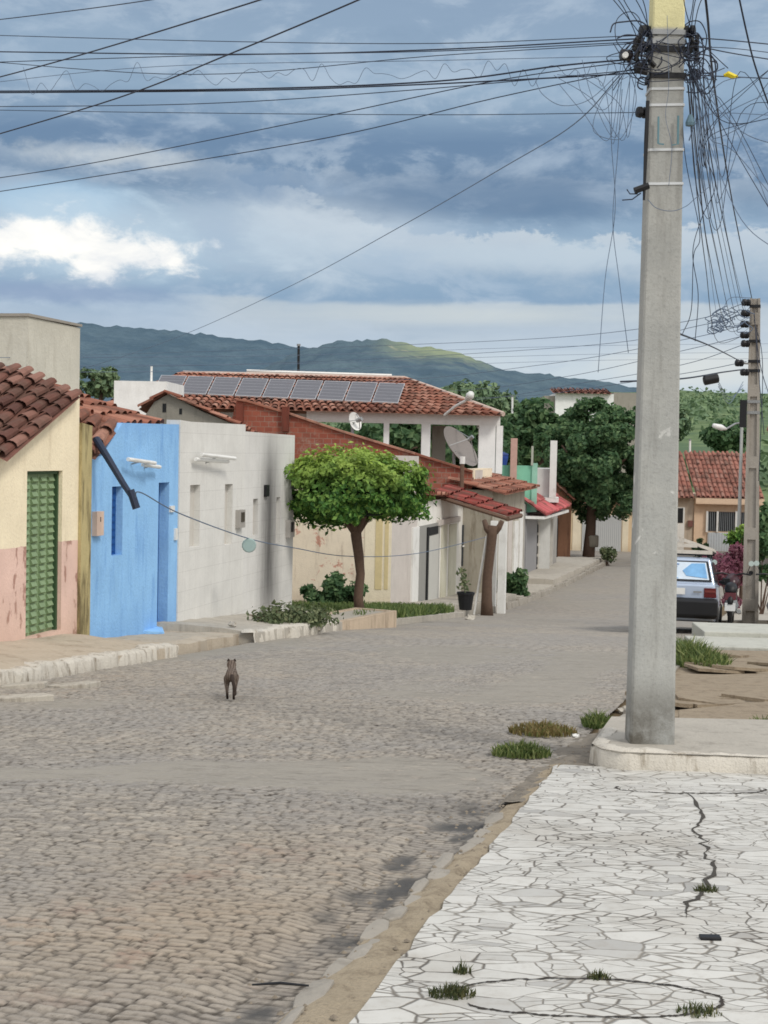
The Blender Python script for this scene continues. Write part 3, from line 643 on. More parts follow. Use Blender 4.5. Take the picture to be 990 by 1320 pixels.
u_ = rect(fB, 302, 657, 309, 680); mb = MB(); mb.box(fB, u_[0], u_[1], .02, .1, u_[2], u_[3]); b_ = mb.build('meter_box', flat('grey_plastic', (160, 156, 150), .5), t)
mb = MB(); mb.box(fB, u_[0]+.06, u_[1]-.06, .1, .11, u_[2]+.1, u_[3]-.04); mb.build('meter_window', flat('brown_smoked_cover', (70, 64, 58), .3), b_)
sp = fB.w(347, 690)
m_soot = plaster('sooty_tiled_front', (216, 215, 211), (178, 174, 166), .3, .52, foot=.2, grid=(.45, .3, math.atan2(1, .22)), bump=.1, soot=((sp.x, sp.y, sp.z), 1.0, 2.4, .85))
t = thing('house', 'white tiled house front smeared with black soot, nearest the grassy lot', 'house', fB.pt((uW2+uW1)/2, -1, gz(26.5)))
w3 = rect(fB, 326, 643, 332.5, 690); w4 = rect(fB, 356, 641, 361, 700)
mb = MB(); wall(mb, fB, [(uW1+.003, fB.px(315, 556)[1]), (uW2, fB.px(377, 561)[1])], lambda u: gz(18.9+u*.97)-.1, [w3, w4]); mb.box(fB, uW2-.2, uW2, -6, -.2, -2.2, fB.px(377, 563)[1]); mb.build('wall', m_soot, t)
for a in (w3, w4): mb = MB(); mb.box(fB, a[0], a[1], -.12, -.08, a[2], a[3]); mb.build('window', m_pgrey, t)
u_ = rect(fB, 368, 670, 376, 692); mb = MB(); mb.box(fB, u_[0], u_[1]-.1, 0, .09, u_[2], u_[3]); b_ = mb.build('meter_box', flat('grey_plastic', (170, 166, 160), .5), t)
mb = MB(); mb.box(fB, u_[0]+.06, u_[1]-.2, .09, .1, u_[2]+.1, u_[3]-.04); mb.build('meter_window', m_black, b_)
u_ = rect(fB, 340, 625, 344, 640); mb = MB(); mb.box(fB, u_[0], u_[1], 0, .05, u_[2], u_[3]); mb.build('vent', m_black, t)
# ---- grey gable house behind
fG = Fr(at(250, 530, 31), (1, -.2))
gp = [fG.px(x, y) for x, y in ((180, 526), (199, 518), (217, 508), (262, 531), (306, 549))]
t = thing('house', 'small grey rendered gable peeping above the white fronts', 'house', fG.pt(0, -2, gz(31)))
mb = MB(); wall(mb, fG, gp, -2.3, n0=-.2, n1=0); mb.build('gable_wall', plaster('grey_render', (150, 146, 136), (100, 96, 88), .5, .48), t)
mb = MB()
for u, z in (gp[2],): mb.box(fG, u-.12, u-.04, .0, .01, z-.38, z-.2); mb.build('vent_hole', m_dark, t); mb = MB(); mb.box(fG, u+.25, u+.31, .0, .01, z-.42, z-.3); mb.build('vent_hole', m_dark, t)
a, b, c = fG.pt(gp[2][0]-.05, .1, gp[2][1]+.06), fG.pt(gp[4][0]+.1, .1, gp[4][1]+.02), None
bk = Vector((.5, 3.5, -.5)); mb = MB(); tiles(mb, b, b+bk, a+bk, a, .2, .36, 1.2, random.Random(9)); a2 = fG.pt(gp[0][0], .1, gp[0][1]); tiles(mb, a2+bk, a2, a, a+bk, .26, .4, 1.2, random.Random(9)); mb.build('roof', m_tile_b, t)
# ---- peach walled house after the grassy lot
C = fP.pt(0, 0, 0)
fS = Fr((C.x, C.y), (.97, -.1))
m_peach = plaster('peeling_peach_plaster', (240, 226, 204), (150, 126, 108), .7, .54, peel=(206, 152, 132), peel_thr=.57, foot=.35, scale=1.3)
m_creamw = plaster('cream_wall', (242, 230, 204), (160, 138, 112), .3, .56, foot=.3)
uM = fS.px(470, 700)[0]; uL = fS.px(330, 700)[0]
t = thing('house', 'low house with peeling peach side wall facing the grassy lot', 'house', fP.pt(3, -2, gz(38)))
mb = MB(); wall(mb, fS, [(uL, fS.px(340, 600)[1]), (uM, fS.px(470, 625)[1])], -2.9, n0=-.2); mb.build('side_wall', m_peach, t, 'peeling peach plaster wall with brick showing')
mb = MB(); wall(mb, fS, [(uM+.003, fS.px(470, 610)[1]), (0, fS.px(504, 600)[1])], -2.9, n0=-.2, n1=.02); mb.build('side_wall', m_creamw, t, 'cream painted end of the side wall')
mb = MB()
for x0, x1 in ((484, 493), (496, 501)): u_ = rect(fS, x0, 640, x1, 760, .02); mb.box(fS, u_[0], u_[1], .02, .03, u_[2], u_[3]); mb = mb
mb.build('painted_stripe', flat('pale_stripe', (214, 196, 150), .8, .2), t)
uF1 = fP.px(538, 680)[0]; uF2 = fP.px(596, 690)[0]
m_greyw = plaster('pinkish_grey_render', (204, 197, 190), (150, 140, 132), .4, .54, foot=.25)
m_stain = plaster('stained_white_wall', (234, 232, 225), (160, 152, 132), .5, .54, foot=.35)
mb = MB(); wall(mb, fP, [(0, fP.px(506, 587)[1]), (uF1, fP.px(537, 588)[1])], -3, n0=-.2); mb.build('front_wall', m_greyw, t, 'grey panel at the near corner of the front')
mb = MB(); wall(mb, fP, [(uF1+.003, fP.px(540, 640)[1]), (uF2, fP.px(596, 640)[1])], -3.2, n0=-.2); mb.build('front_wall', m_stain, t, 'stained white front with grey gate')
def panel(fr, x0, y0, x1, y1, n0, n1, name, mat, parent, label=None):
    u_ = rect(fr, x0, y0, x1, y1, n1); mb = MB(); mb.box(fr, u_[0], u_[1], n0, n1, u_[2], u_[3]); return mb.build(name, mat, parent, label)
panel(fP, 532, 680, 540, 776, 0, .05, 'pilaster', m_white, t)
g_ = panel(fP, 540.5, 676, 566, 779, 0, .03, 'gate', flat('grey_gate_metal', (150, 150, 146), .5, .12), t)
panel(fP, 553, 690, 565, 778, .03, .05, 'gate_leaf', flat('pale_gate_metal', (196, 196, 190), .5, .1), g_)
panel(fP, 554, 679, 565, 689, .03, .06, 'vent_grille', m_dark, g_)
panel(fP, 551, 680, 552.6, 778, .03, .07, 'gate_post', m_dark, g_)
for x0, x1 in ((569, 576), (579, 588)): panel(fP, x0, 676, x1, 778, 0, .03, 'shutter', plaster('mossy_shutter', (206, 204, 186), (140, 132, 104), .7, .5, foot=.3), t)
panel(fP, 566, 668, 594, 675, 0, .06, 'lintel', m_greyw, t)
mb = MB()
a_ = fP.pt(uF1-.3, .2, fP.px(545, 634)[1]); b_ = fP.pt(uF2, .25, fP.px(598, 642)[1]); tiles(mb, a_, b_, fP.pt(uF2, -2.5, b_.z+.1), fP.pt(uF1-.3, -2.5, a_.z+.1), .26, .4, 1.2, random.Random(11)); mb.build('roof', m_tile_b, t)
# ---- brick gable house with porch
m_brick = brickmat('bare_red_brick', math.atan2(-.1, .97))
fR = Fr(at(608, 640, 44.5), (.97, -.1))
t = thing('house', 'house with bare red brick gable wall and small tiled street porch', 'house', fP.pt(10, -2, gz(46)))
bp = [fR.px(x, y) for x, y in ((285, 530), (305, 516), (318, 518), (375, 535), (440, 557), (535, 586), (609, 609))]
mb = MB(); wall(mb, fR, bp, -3.2, n0=-.2); mb.build('gable_wall', m_brick, t)
mb = MB()
for (ua, za), (ub, zb_) in zip(bp[1:], bp[2:]): mb.box2(fR, ua, ub, -.3, .09, za, zb_, za+.06, zb_+.06)
mb.build('verge_tiles', m_tile_b, t)
m_pier = plaster('dark_brick_pier', (120, 66, 54), (84, 54, 46), .6, .45)
for x, y in ((309, 552), (368, 556)): u_, z_ = fR.px(x, y, .1); mb = MB(); mb.box(fR, u_-.12, u_+.1, .0, .16, z_, z_+.75); mb.build('brick_pier', m_pier, t)
bk = Vector((1.6, 6.5, -1.5)); mb = MB(); p0, p1 = fR.pt(bp[2][0], -.25, bp[2][1]-.3), fR.pt(bp[-1][0], -.25, bp[-1][1]-.3); tiles(mb, p1, p1+bk, p0+bk, p0, .28, .45, 1, random.Random(5)); mb.build('roof', m_tile_b, t)
m_wh = plaster('bright_white_wall', (238, 238, 236), (176, 172, 164), .2, .56, foot=.2)
uV = fP.px(668, 700)[0]
mb = MB(); wall(mb, fP, [(uF2+.003, fP.px(600, 646)[1]), (uV, fP.px(660, 640)[1])], -3.5, n0=-.2, n1=.01); mb.build('front_wall', m_wh, t)
for (x0, y0, x1, y1), mt, nm in (((597, 676, 604.5, 728), m_glass, 'window'), ((610, 672, 619, 775), m_pgrey, 'door'), ((623, 676, 630, 772), m_dark, 'door')):
    o = panel(fP, x0, y0, x1, y1, .01, .05, nm, mt, t)
    if nm == 'window': panel(fP, x0, 702, x1, 704, .05, .07, 'glazing_bar', m_white, o)
# porch
pz = lambda x, y, n: fP.px(x, y, n)
n_out = 1.95; uq0 = fP.px(556, 645)[0]; uq1 = uq0+2.6
za = fP.px(556, 641, 0)[1]; zb_ = fP.px(655, 664, n_out)[1]
fq = fP
uq = fP.px(655, 664, n_out)[0]
mb = MB(); A_ = fP.pt(uq-.1, n_out, zb_); B_ = fP.pt(uq+2.3, n_out, zb_); C_ = fP.pt(uq+2.5, -.2, za+.25); D_ = fP.pt(uq+.3, -.2, za+.1)
tiles(mb, A_, B_, C_, D_, .26, .4, 1, random.Random(6)); mb.build('porch_roof', tilemat('maroon_tiles', (110, 50, 46), (140, 66, 60), (156, 84, 76)), t)
mb = MB(); mb.tube([A_-Vector((0, 0, .1)), D_-Vector((0, 0, .1))], .06, 6); mb.tube([A_-Vector((0, 0, .1)), B_-Vector((0, 0, .1))], .07, 6); mb.build('porch_beam', m_wood, t)
for x, yb, r_ in ((635.5, 789, .085), (647, 790, .1)):
    b = ground(x-1, yb); b.z = gz(b.y)+.02; tp = Vector((b.x+.0, b.y, zb_-.12))
    fr = Fr((b.x, b.y), (SL, 1)); mb = MB(); mb.box(fr, -r_, r_, -r_, r_, b.z-.1, tp.z); mb.build('porch_column', m_white, t)
panel(fP, 611, 604, 634, 643, -.3, .05, 'parapet_block', m_creamw, t)
panel(fP, 613, 606, 622, 634, .05, .07, 'parapet_panel', m_greyw, t)
p = fP.w(595, 634, .1); q = fP.w(596, 598, .1); mb = MB(); mb.tube([p, q], .06, 6); o = mb.build('roof_post', m_wood, t)
mb = MB(); mb.tube([q, q+Vector((0, 0, .22))], .08, 8); mb.build('post_cap', m_white, o)
# cut tree trunk under the porch
b = ground(628, 793); b.z = gz(b.y)
t = thing('lopped_tree', 'bare lopped tree trunk forked under the maroon porch roof', 'tree', b)
mb = MB(); k = b.y/F
pp = [b+Vector((x*k, 0, z*k)) for x, z in ((0, -4), (-1, 20), (-1, 50), (2, 80), (4, 104), (5, 116))]
mb.tube(pp, [.17, .14, .125, .12, .13, .14], 9); mb.tube([pp[4], pp[4]+Vector((-.14, 0, .16)), pp[4]+Vector((-.2, .1, .36))], [.1, .08, .06], 7); mb.tube([pp[4], pp[4]+Vector((.16, 0, .18)), pp[4]+Vector((.24, -.05, .36))], [.1, .08, .06], 7)
mb.build('trunk', m_bark, t, smooth=True)
mb = MB(); fr = Fr((b.x-.25, b.y), (1, -.2)); mb.tube([b+Vector((-.33, .1, 0)), b+Vector((-.05, .12, 2.0))], .03, 6); mb.build('stake', m_white, t)
# black planter
b = ground(600, 786, .28)
t = thing('plant_pot', 'black tapered plant pot with a thin seedling by the white doors', 'plant pot', b)
mb = MB(); mb.lathe(b, [(.13, 0), (.17, .3), (.19, .33), (.19, .37), (.16, .37), (.15, .3)], 14); mb.build('pot', m_black, t)
mb = MB(); mb.tube([b+Vector((0, 0, .3)), b+Vector((-.05, 0, .55)), b+Vector((-.12, 0, .8))], .012, 5); mb.build('stem', flat('green_stem', (90, 104, 70)), t)
lm_w = leafmat('weed_leaves', (78, 92, 64), (106, 118, 84), (140, 146, 110))
pts = np.array([b+Vector((R.gauss(-.05, .07), R.gauss(0, .07), R.uniform(.4, .85))) for _ in range(40)]); leaf_cloud('leaves', pts, np.tile([0, 0, 1.], (40, 1)), .07, lm_w, t, 3, 1.0)
# ---- grey house with tiled eave
uH1, uH2 = fP.px(669, 690)[0], fP.px(683, 690)[0]
uH0 = uV+.003
t = thing('house', 'grey streaked house with red tiled eave past the porch', 'house', fP.pt((uH0+uH2)/2, -2, gz(52)))
fH = Fr(fP.pt(uH0-4.2, .9, 0), (.25, 1)); h0, h1 = fH.px(634, 690)[0], fH.px(675, 690)[0]
m_gst = plaster('grey_streaked_wall', (176, 170, 156), (118, 108, 92), .8, .46, foot=.4)
mb = MB(); wall(mb, fH, [(h0, fH.px(636, 632)[1]), (h1, fH.px(675, 629)[1])], -3.6, n0=-4, n1=0); mb.build('wall', m_gst, t)
mb = MB(); A_ = fH.pt(h0-.3, .45, fH.px(650, 634)[1]); B_ = fH.pt(h1+.3, .45, fH.px(686, 629, .45)[1]); tiles(mb, A_, B_, B_+Vector((-1.7, .45, .42)), A_+Vector((-1.7, .45, .42)), .28, .45, 1, random.Random(4)); mb.build('roof', m_tile_b, t)
for (x0, y0, x1, y1), mt, nm in (((655, 663, 660, 742), m_greyw, 'pilaster'), ((663, 672, 668, 738), m_white, 'door'), ((670, 660, 674, 740), m_white, 'pilaster')): panel(fH, x0, y0, x1, y1, 0, .06, nm, mt, t)
# ---- green terrace and white terrace
m_green = plaster('mint_green_paint', (136, 200, 172), (100, 150, 130), .4, .52, foot=.3)
fK = Fr(at(690, 640, 54), (1, -.1)); fK2 = Fr(at(690, 640, 57), (1, -.1))
t = thing('house', 'mint green upper terrace wall between the tiled eave and white parapet', 'house', fK.pt(-1, -2, gz(54)))
u0, z0 = fK.px(640, 600)
mb = MB(); mb.box(fK, fK.px(640, 620)[0], fK.px(686, 620)[0], -.2, 0, fK.px(670, 660)[1], fK.px(670, 600)[1]); mb.build('wall', m_green, t)
mb = MB(); u_ = fK.px(689, 620)[0]; mb.box(fK, u_-.1, u_+.1, -.18, .06, fK.px(689, 660)[1], fK.px(689, 597)[1]); mb.build('corner_post', plaster('pale_mint', (150, 196, 176), (110, 140, 126), .4), t)
for x, y0, y1, c, r_ in ((663, 565, 622, (196, 160, 148), .12), (686.5, 575, 600, (170, 172, 160), .04)):
    u_, z1 = fK.px(x, y0); z0 = fK.px(x, y1)[1]; mb = MB(); mb.box(fK, u_-r_, u_+r_, .02, .02+2*r_, z0, z1); mb.build('column', flat('faded_pink' if c[0] > 180 else 'grey_pipe', c, .8, .15), t)
b = fK2.w(650, 597); t2 = thing('water_tank', 'small blue plastic water tank behind the green wall', 'water tank', b)
mb = MB(); mb.lathe(b+Vector((-.3, .6, -.3)), [(.4, 0), (.5, .5), (.5, .6)], 14); mb.build('tank', flat('blue_plastic', (30, 66, 140), .5), t2); mb = MB(); mb.lathe(b+Vector((-.3, .6, .3)), [(.52, 0), (.5, .06), (.15, .2), (.1, .22)], 14); mb.build('lid', flat('dark_blue_plastic', (24, 52, 116), .5), t2)
t = thing('house', 'house with pink tiled awning over a grey barred gate', 'house', fP.pt(24, -2, gz(58)))
fW = Fr(at(683, 690, 55), (.25, 1))
wu0, wu1 = fW.px(676, 690)[0], fW.px(718, 690)[0]
mb = MB(); wall(mb, fW, [(wu0, fW.px(676, 650)[1]), (wu1, fW.px(718, 648)[1])], -3.7, n0=-5, n1=0); mb.build('wall', plaster('grey_wall', (168, 166, 162), (116, 112, 108), .6, .46, foot=.4), t)
uu0, uu1 = fK2.px(690.5, 620)[0], fK2.px(711, 620)[0]
mb = MB(); mb.box(fK2, uu0, uu1, -3, 0, -3.3, fK2.px(700, 604)[1]); mb.build('upper_wall', plaster('white_upper_wall', (216, 216, 212), (150, 150, 146), .4, .52, foot=.2), t)
mb = MB(); mb.box(fK2, uu0-.1, fK2.px(720, 645)[0], -1, .3, fK2.px(700, 647)[1], fK2.px(700, 641)[1]); mb.build('floor_slab', m_white, t)
u_, z1 = fK2.px(714, 568); mb = MB(); mb.box(fK2, u_-.13, u_+.13, .02, .26, fK2.px(713, 641)[1], z1); mb.build('column', m_white, t)
mb = MB(); A_ = fW.pt(wu0, .8, fW.px(690, 668, .8)[1]); B_ = fW.pt(wu1-2, .8, A_.z+.12); dz = 1.0
tiles(mb, A_, B_, fW.pt(wu1-2.2, -.3, B_.z+dz*.75), fW.pt(wu0, -.3, A_.z+dz*.7), .3, .45, .6, random.Random(8)); mb.build('awning', tilemat('pink_tiles', (172, 84, 88), (188, 98, 100), (196, 112, 112)), t)
mb = MB(); mb.box(fW, wu0, wu1-2, .02, .72, A_.z-.16, A_.z-.06); mb.build('awning_beam', m_white, t)
mb = MB(); gg = MB(); gu0, gu1 = fW.px(693, 700, .05)[0], fW.px(712, 700, .05)[0]; gz0, gz1 = fW.px(700, 738)[1], fW.px(700, 672)[1]
mb.box(fW, gu0, gu1, .0, .03, gz0, gz1); g_ = mb.build('gate', m_dark, t)
for k in range(14):
    u_ = gu0+(gu1-gu0)*(k+.5)/14
    gg.box(fW, u_-.06, u_+.06, .05, .09, gz0, gz1)
for k in range(6): z_ = gz0+(gz1-gz0)*k/5; gg.box(fW, gu0, gu1, .035, .06, z_-.05, z_+.05)
gg.build('gate_bars', m_pgrey, g_)
panel(fW, 678, 660, 692, 741, 0, .04, 'grey_panel', flat('grey_painted_panel', (140, 140, 142), .7, .1), t)
# ---- brown rough house at the end of the row
fZ = Fr(at(721, 680, 68), (1, -.12))
t = thing('house', 'rough brown brick house end in the shade of the big tree', 'house', fZ.pt(.5, -2, gz(68)))
m_brown = plaster('brown_mud_plaster', (134, 98, 76), (84, 62, 50), .7, .45, foot=.3)
mb = MB(); wall(mb, fZ, [(fZ.px(712, 640)[0], fZ.px(712, 622)[1]), (fZ.px(728, 640)[0], fZ.px(728, 628)[1]), (fZ.px(737, 640)[0], fZ.px(737, 645)[1])], -3.7, n0=-5); mb.build('wall', m_brown, t)
mb = MB(); A_ = fZ.w(740, 646, .3); D_ = fZ.w(708, 616, .3); bk = Vector((.8, 5, 0)); tiles(mb, A_, A_+bk, D_+bk, D_, .3, .45, 1, random.Random(8)); mb.build('roof', m_tile_b, t)
panel(fZ, 713, 668, 719, 718, 0, .04, 'doorway', m_dark, t)
# ---- house with wide white gate facing up the street
fE = Fr(at(780, 700, 77), (1, -.05))
t = thing('house', 'peach fronted house with wide white gate behind the big tree', 'house', fE.pt(0, -2, gz(77)))
m_pe2 = plaster('peach_wall', (232, 208, 172), (164, 140, 112), .4, .52, foot=.25)
mb = MB(); u0, u1 = fE.px(735, 690)[0], fE.px(862, 690)[0]; mb.box(fE, u0, u1, -5, 0, -3.8, fE.px(780, 650)[1]); mb.build('wall', m_pe2, t)
g_ = panel(fE, 751, 664, 800, 713, 0, .06, 'gate', flat('white_gate_metal', (222, 224, 222), .5, .05), t)
mb = MB(); g0, g1, gz0, gz1 = rect(fE, 751, 664, 800, 713, .06)
for k in range(20): u_ = g0+(g1-g0)*k/19; mb.box(fE, u_-.03, u_+.03, .06, .09, gz0, gz1)
mb.build('gate_ribs', flat('white_gate_rib', (196, 198, 198), .5, .05), g_)
panel(fE, 802, 664, 810, 713, 0, .04, 'pilaster', m_creamw, t); panel(fE, 738, 662, 750, 714, 0, .04, 'pilaster', m_creamw, t)
mb = MB(); A_ = fE.pt(u0, .4, fE.px(780, 648)[1]); B_ = fE.pt(u1, .4, A_.z); tiles(mb, A_, B_, B_+Vector((0, 4, 1.4)), A_+Vector((0, 4, 1.4)), .32, .5, 1, random.Random(3)); mb.build('roof', m_tile_c, t)
# ---- the two houses closing the street on the right
fF = Fr(at(920, 680, 80), (1, -.03))
m_pe3 = plaster('apricot_wall', (230, 202, 174), (170, 142, 118), .35, .54, foot=.25)
t = thing('house', 'apricot house with orange tiled roof and barred window at the street end', 'house', fF.pt(0, -3, gz(80)))
u0, u1 = fF.px(894.5, 680)[0], fF.px(982, 680)[0]; ze = fF.px(920, 643)[1]
mb = MB(); mb.box(fF, u0, u1, -7, 0, -3.9, ze+.15); mb.build('wall', m_pe3, t)
mb = MB(); A_ = fF.pt(u0+.02, .45, ze+.1); B_ = fF.pt(u1, .45, ze+.1); zr = fF.px(920, 583, -4)[1]; tiles(mb, A_, B_, fF.pt(u1, -4, zr), fF.pt(u0, -4, zr), .25, .5, 1, random.Random(12)); mb.build('roof', m_tile_c, t)
mb = MB(); mb.box(fF, u0, u1, .0, .42, ze-.28, ze+.04); mb.build('eave_beam', m_pe3, t)
a = rect(fF, 912, 660, 966, 685, .02); w_ = panel(fF, 912, 660, 966, 685, 0, .02, 'window', m_dark, t)
mb = MB()
for k in range(22): u_ = a[0]+(a[1]-a[0])*(k+.5)/22; mb.box(fF, u_-.012, u_+.012, .05, .07, a[2], a[3])
mb.build('window_bars', flat('pale_bars', (150, 156, 160), .5), w_)
for x in (911.5, 925, 949, 965): panel(fF, x-1.2, 659, x+1.2, 686, .02, .16, 'window_post', m_white, w_)
g_ = panel(fF, 912, 687, 966, 716, .0, .1, 'gate', flat('pale_blue_gate', (206, 212, 216), .5, .06), t)
mb = MB(); a = rect(fF, 912, 687, 966, 716, .1)
for k in range(16): u_ = a[0]+(a[1]-a[0])*(k+.5)/16; mb.box(fF, u_-.03, u_+.03, .1, .125, a[2], a[3])
mb.build('gate_ribs', flat('gate_rib', (190, 196, 200), .5), g_)
t = thing('house', 'grey beige house half hidden by the main pole at the street end', 'house', fF.pt(-4, -3, gz(80)))
mb = MB(); v0, v1 = fF.px(836, 680)[0], u0-.02; mb.box(fF, v0, v1, -7, -.1, -3.9, ze+.05); mb.build('wall', plaster('grey_beige_wall', (196, 182, 164), (140, 126, 112), .4, .5), t)
mb = MB(); A_ = fF.pt(v0, .3, ze+.05); B_ = fF.pt(v1-.05, .3, ze+.05); tiles(mb, A_, B_, fF.pt(v1-.05, -4, zr-.05), fF.pt(v0, -4, zr-.05), .25, .5, 1, random.Random(13)); mb.build('roof', m_tile_c, t)
d_ = panel(fF, 871, 654, 882, 716, -.1, -.04, 'door', m_white, t); panel(fF, 873, 655, 880.5, 674, -.04, -.02, 'door_grille', m_dark, d_)
panel(fF, 887, 671, 893, 679, -.1, .04, 'meter_box', flat('brown_box', (120, 82, 74), .6), t)
# ---- rough brick row on the extreme right
fQ = Fr((8.55, 30), (.25, 1))
t = thing('house', 'pinkish rough brick house front at the right edge behind the poles', 'house', fQ.pt(20, 2, gz(48)))
m_pb = brickmat('pale_brick', math.atan2(1, .25), (168, 132, 116), (186, 154, 138), (176, 166, 154))
q0 = fQ.px(1002, 700)[0]
mb = MB(); wall(mb, fQ, [(q0, fQ.px(1002, 540)[1]), (46, 2.9)], lambda u: -4, n0=0, n1=4); mb.build('wall', m_pb, t)
mb = MB(); mb.box(fQ, q0, 46, -.12, 0, .3, .5); mb.build('ledge', m_white, t)
mb = MB()
for u_ in (q0+3, q0+10, q0+18): mb.box(fQ, u_, u_+1.1, -.03, 0, -3.3, -.9)
mb.build('door', flat('pale_door', (150, 146, 138)), t)
mb = MB(); tiles(mb, fQ.pt(q0, -.4, 2.95), fQ.pt(46, -.4, 2.95), fQ.pt(46, 3, 3.9), fQ.pt(q0, 3, 3.9), .4, .5, .6, random.Random(2)); mb.build('roof', m_tile_c, t)
# ---- white house on the hill foot
fN = Fr(at(740, 530, 125), (1, -.02))
t = thing('house', 'white block house with thin red roof edge above the big tree', 'house', fN.pt(0, -3, -1.0))
z0, z1 = -3, fN.px(740, 507)[1]
mb = MB(); mb.box(fN, fN.px(716, 520)[0], fN.px(791, 520)[0], -6, 0, z0, z1); mb.build('wall', m_wh, t)
mb = MB(); mb.box(fN, fN.px(702, 520)[0], fN.px(716, 520)[0]-.02, -6, -.5, z0, fN.px(709, 510)[1]); mb.box(fN, fN.px(791, 520)[0]+.02, fN.px(850, 520)[0], -6, -.2, z0, fN.px(800, 506)[1]); mb.build('side_wall', m_conc, t, 'unpainted grey side block')
mb = MB(); zz = fN.px(750, 507)[1]; tiles(mb, fN.pt(fN.px(712, 510)[0], .5, zz), fN.pt(fN.px(788, 510)[0], .5, zz), fN.pt(fN.px(788, 510)[0], -3, zz+.5), fN.pt(fN.px(712, 510)[0], -3, zz+.5), .5, .6, 1, random.Random(1)); mb.build('roof', m_tile_c, t)
# ---- white wall far left behind the roofs
fM = Fr(at(170, 500, 48), (1, -.05)); t = thing('house', 'low white wall of a house between the tower and the solar roof', 'house', fM.pt(0, -2, -2))
mb = MB(); mb.box(fM, fM.px(147, 500)[0], fM.px(215, 500)[0], -3, 0, -3, fM.px(170, 491)[1]); mb.build('wall', m_wh, t)
mb = MB(); u_, z_ = fM.px(191, 491); mb.tube([fM.pt(u_, -.5, z_), fM.pt(u_, -.5, z_+.5)], .04, 5); mb.build('vent_pipe', m_white, t)
# ---- solar house
fX = Fr(at(500, 535, 52), (1, .03))
t = thing('house', 'large house with long red tiled roof carrying solar panels', 'house', fX.pt(-2, -4, gz(52)))
eL, eR = fX.pt(fX.px(135, 520)[0], 0, fX.px(135, 522)[1]), fX.pt(fX.px(649, 534)[0], 0, fX.px(649, 535)[1])
rL, rR = fX.w(236, 481, -4.2), fX.w(522, 488, -4.2)
mb = MB(); tiles(mb, eL, eR, rR, rL, .3, .42, .7, random.Random(21)); 
bR = eR+Vector((-.3, 8.4, 0)); bL = eL+Vector((-.3, 8.4, 0)); tiles(mb, eR, bR, rR+Vector((.05, .02, 0)), rR, .3, .42, .7, random.Random(22)); tiles(mb, bL, eL, rL, rL+Vector((-.05, .02, 0)), .3, .42, .7, random.Random(23))
mb.add([bL, bR, rR, rL], [(0, 1, 2, 3)]); mb.build('roof', m_tile_b, t)
rm = MB(); rm.tube([rL, rR], .1, 7); rm.tube([rR, (rR+eR)/2+Vector((0, 0, .03)), eR+Vector((0, 0, .03))], .09, 7); rm.build('ridge_cap', flat('mortared_ridge', (190, 170, 158), .9, .25), t)
rm = MB(); p_, q_ = fX.w(318, 478, -4.3), fX.w(505, 484, -4.3); rm.tube([p_, q_], .06, 6); rm.build('ridge_pipe', m_white, t)
N = (eR-eL).cross(rL-eL).normalized(); N = -N if N.z < 0 else N
m_pv = flat('solar_cell_glass', (92, 92, 98), .6, .12, spec=.6, scale=1.5); m_al = flat('aluminium_frame', (190, 192, 194), .4, .05, metal=.5)
def onroof(x, y):
    d = ray(x, y); o = Vector((0, 0, EYE)); k = (eL-o).dot(N)/d.dot(N); return o+d*k
P0, P1, P2, P3 = onroof(196, 508.5), onroof(514, 523), onroof(523, 498), onroof(207, 487)
npn = 9; first = None
for k in range(npn):
    a, b = k/npn, (k+1)/npn; e = .0035
    q = [P0.lerp(P1, a+e), P0.lerp(P1, b-e), P3.lerp(P2, b-e), P3.lerp(P2, a+e)]
    pt_ = thing('solar_panel', ('leftmost' if k == 0 else ['', 'second', 'third', 'fourth', 'fifth', 'sixth', 'seventh', 'eighth'][k] if k < 8 else 'rightmost')+' solar panel of the row on the red tiled roof, counted from the left', 'solar panel', (q[0]+q[2])/2+N*.05, 'solar panels in a row on the long roof')
    mb = MB(); mb.prism([p+N*.06 for p in q], N*.05); mb.build('frame', m_al, pt_)
    mb = MB(); c = sum(q, Vector())/4; q2 = [p.lerp(c, .05)+N*.113 for p in q]; mb.add(q2, [(0, 1, 2, 3)]); mb.build('cells', m_pv, pt_)
    mb = MB()
    for j in range(1, 6): mb.prism([q[0].lerp(q[3], j/6)+N*.115, q[1].lerp(q[2], j/6)+N*.115, q[1].lerp(q[2], j/6+.012)+N*.115, q[0].lerp(q[3], j/6+.012)+N*.115], N*.003)
    mb.build('grid_lines', flat('cell_grid', (150, 150, 156), .4) if first is None else first, pt_); first = bpy.data.materials['cell_grid']
zt1, zt0 = fX.px(560, 537, -.6)[1], fX.px(560, 547, -.6)[1]
mb = MB(); mb.box(fX, fX.px(395, 540, -.6)[0], fX.px(645, 540, -.6)[0], -.8, -.6, zt0, zt1+.15); mb.box(fX, fX.px(645, 540, -.6)[0]-.25, fX.px(645, 540, -.6)[0], -7, -.8, zt0, zt1+.1); mb.build('terrace_beam', m_wh, t)
for x, w in ((498, .1), (549, .16), (628, .3), (644, .12)):
    u_ = fX.px(x, 565, -.6)[0]; mb = MB(); mb.box(fX, u_-w, u_+w, -.85, -.6-.003, -.6, zt0); mb.build('terrace_column', m_wh, t)
u_ = fX.px(566, 565, -3)[0]; mb = MB(); mb.box(fX, u_-.25, u_+.25, -3.4, -3, -.6, zt0); mb.build('terrace_column', m_conc, t)
mb = MB(); mb.box(fX, fX.px(629, 575, -.6)[0]+.06, fX.px(643, 575, -.6)[0], -.75, -.7, -.6, zt0-.05); mb.build('door', plaster('green_gate_paint', (110, 170, 140), (80, 120, 100), .4), t)
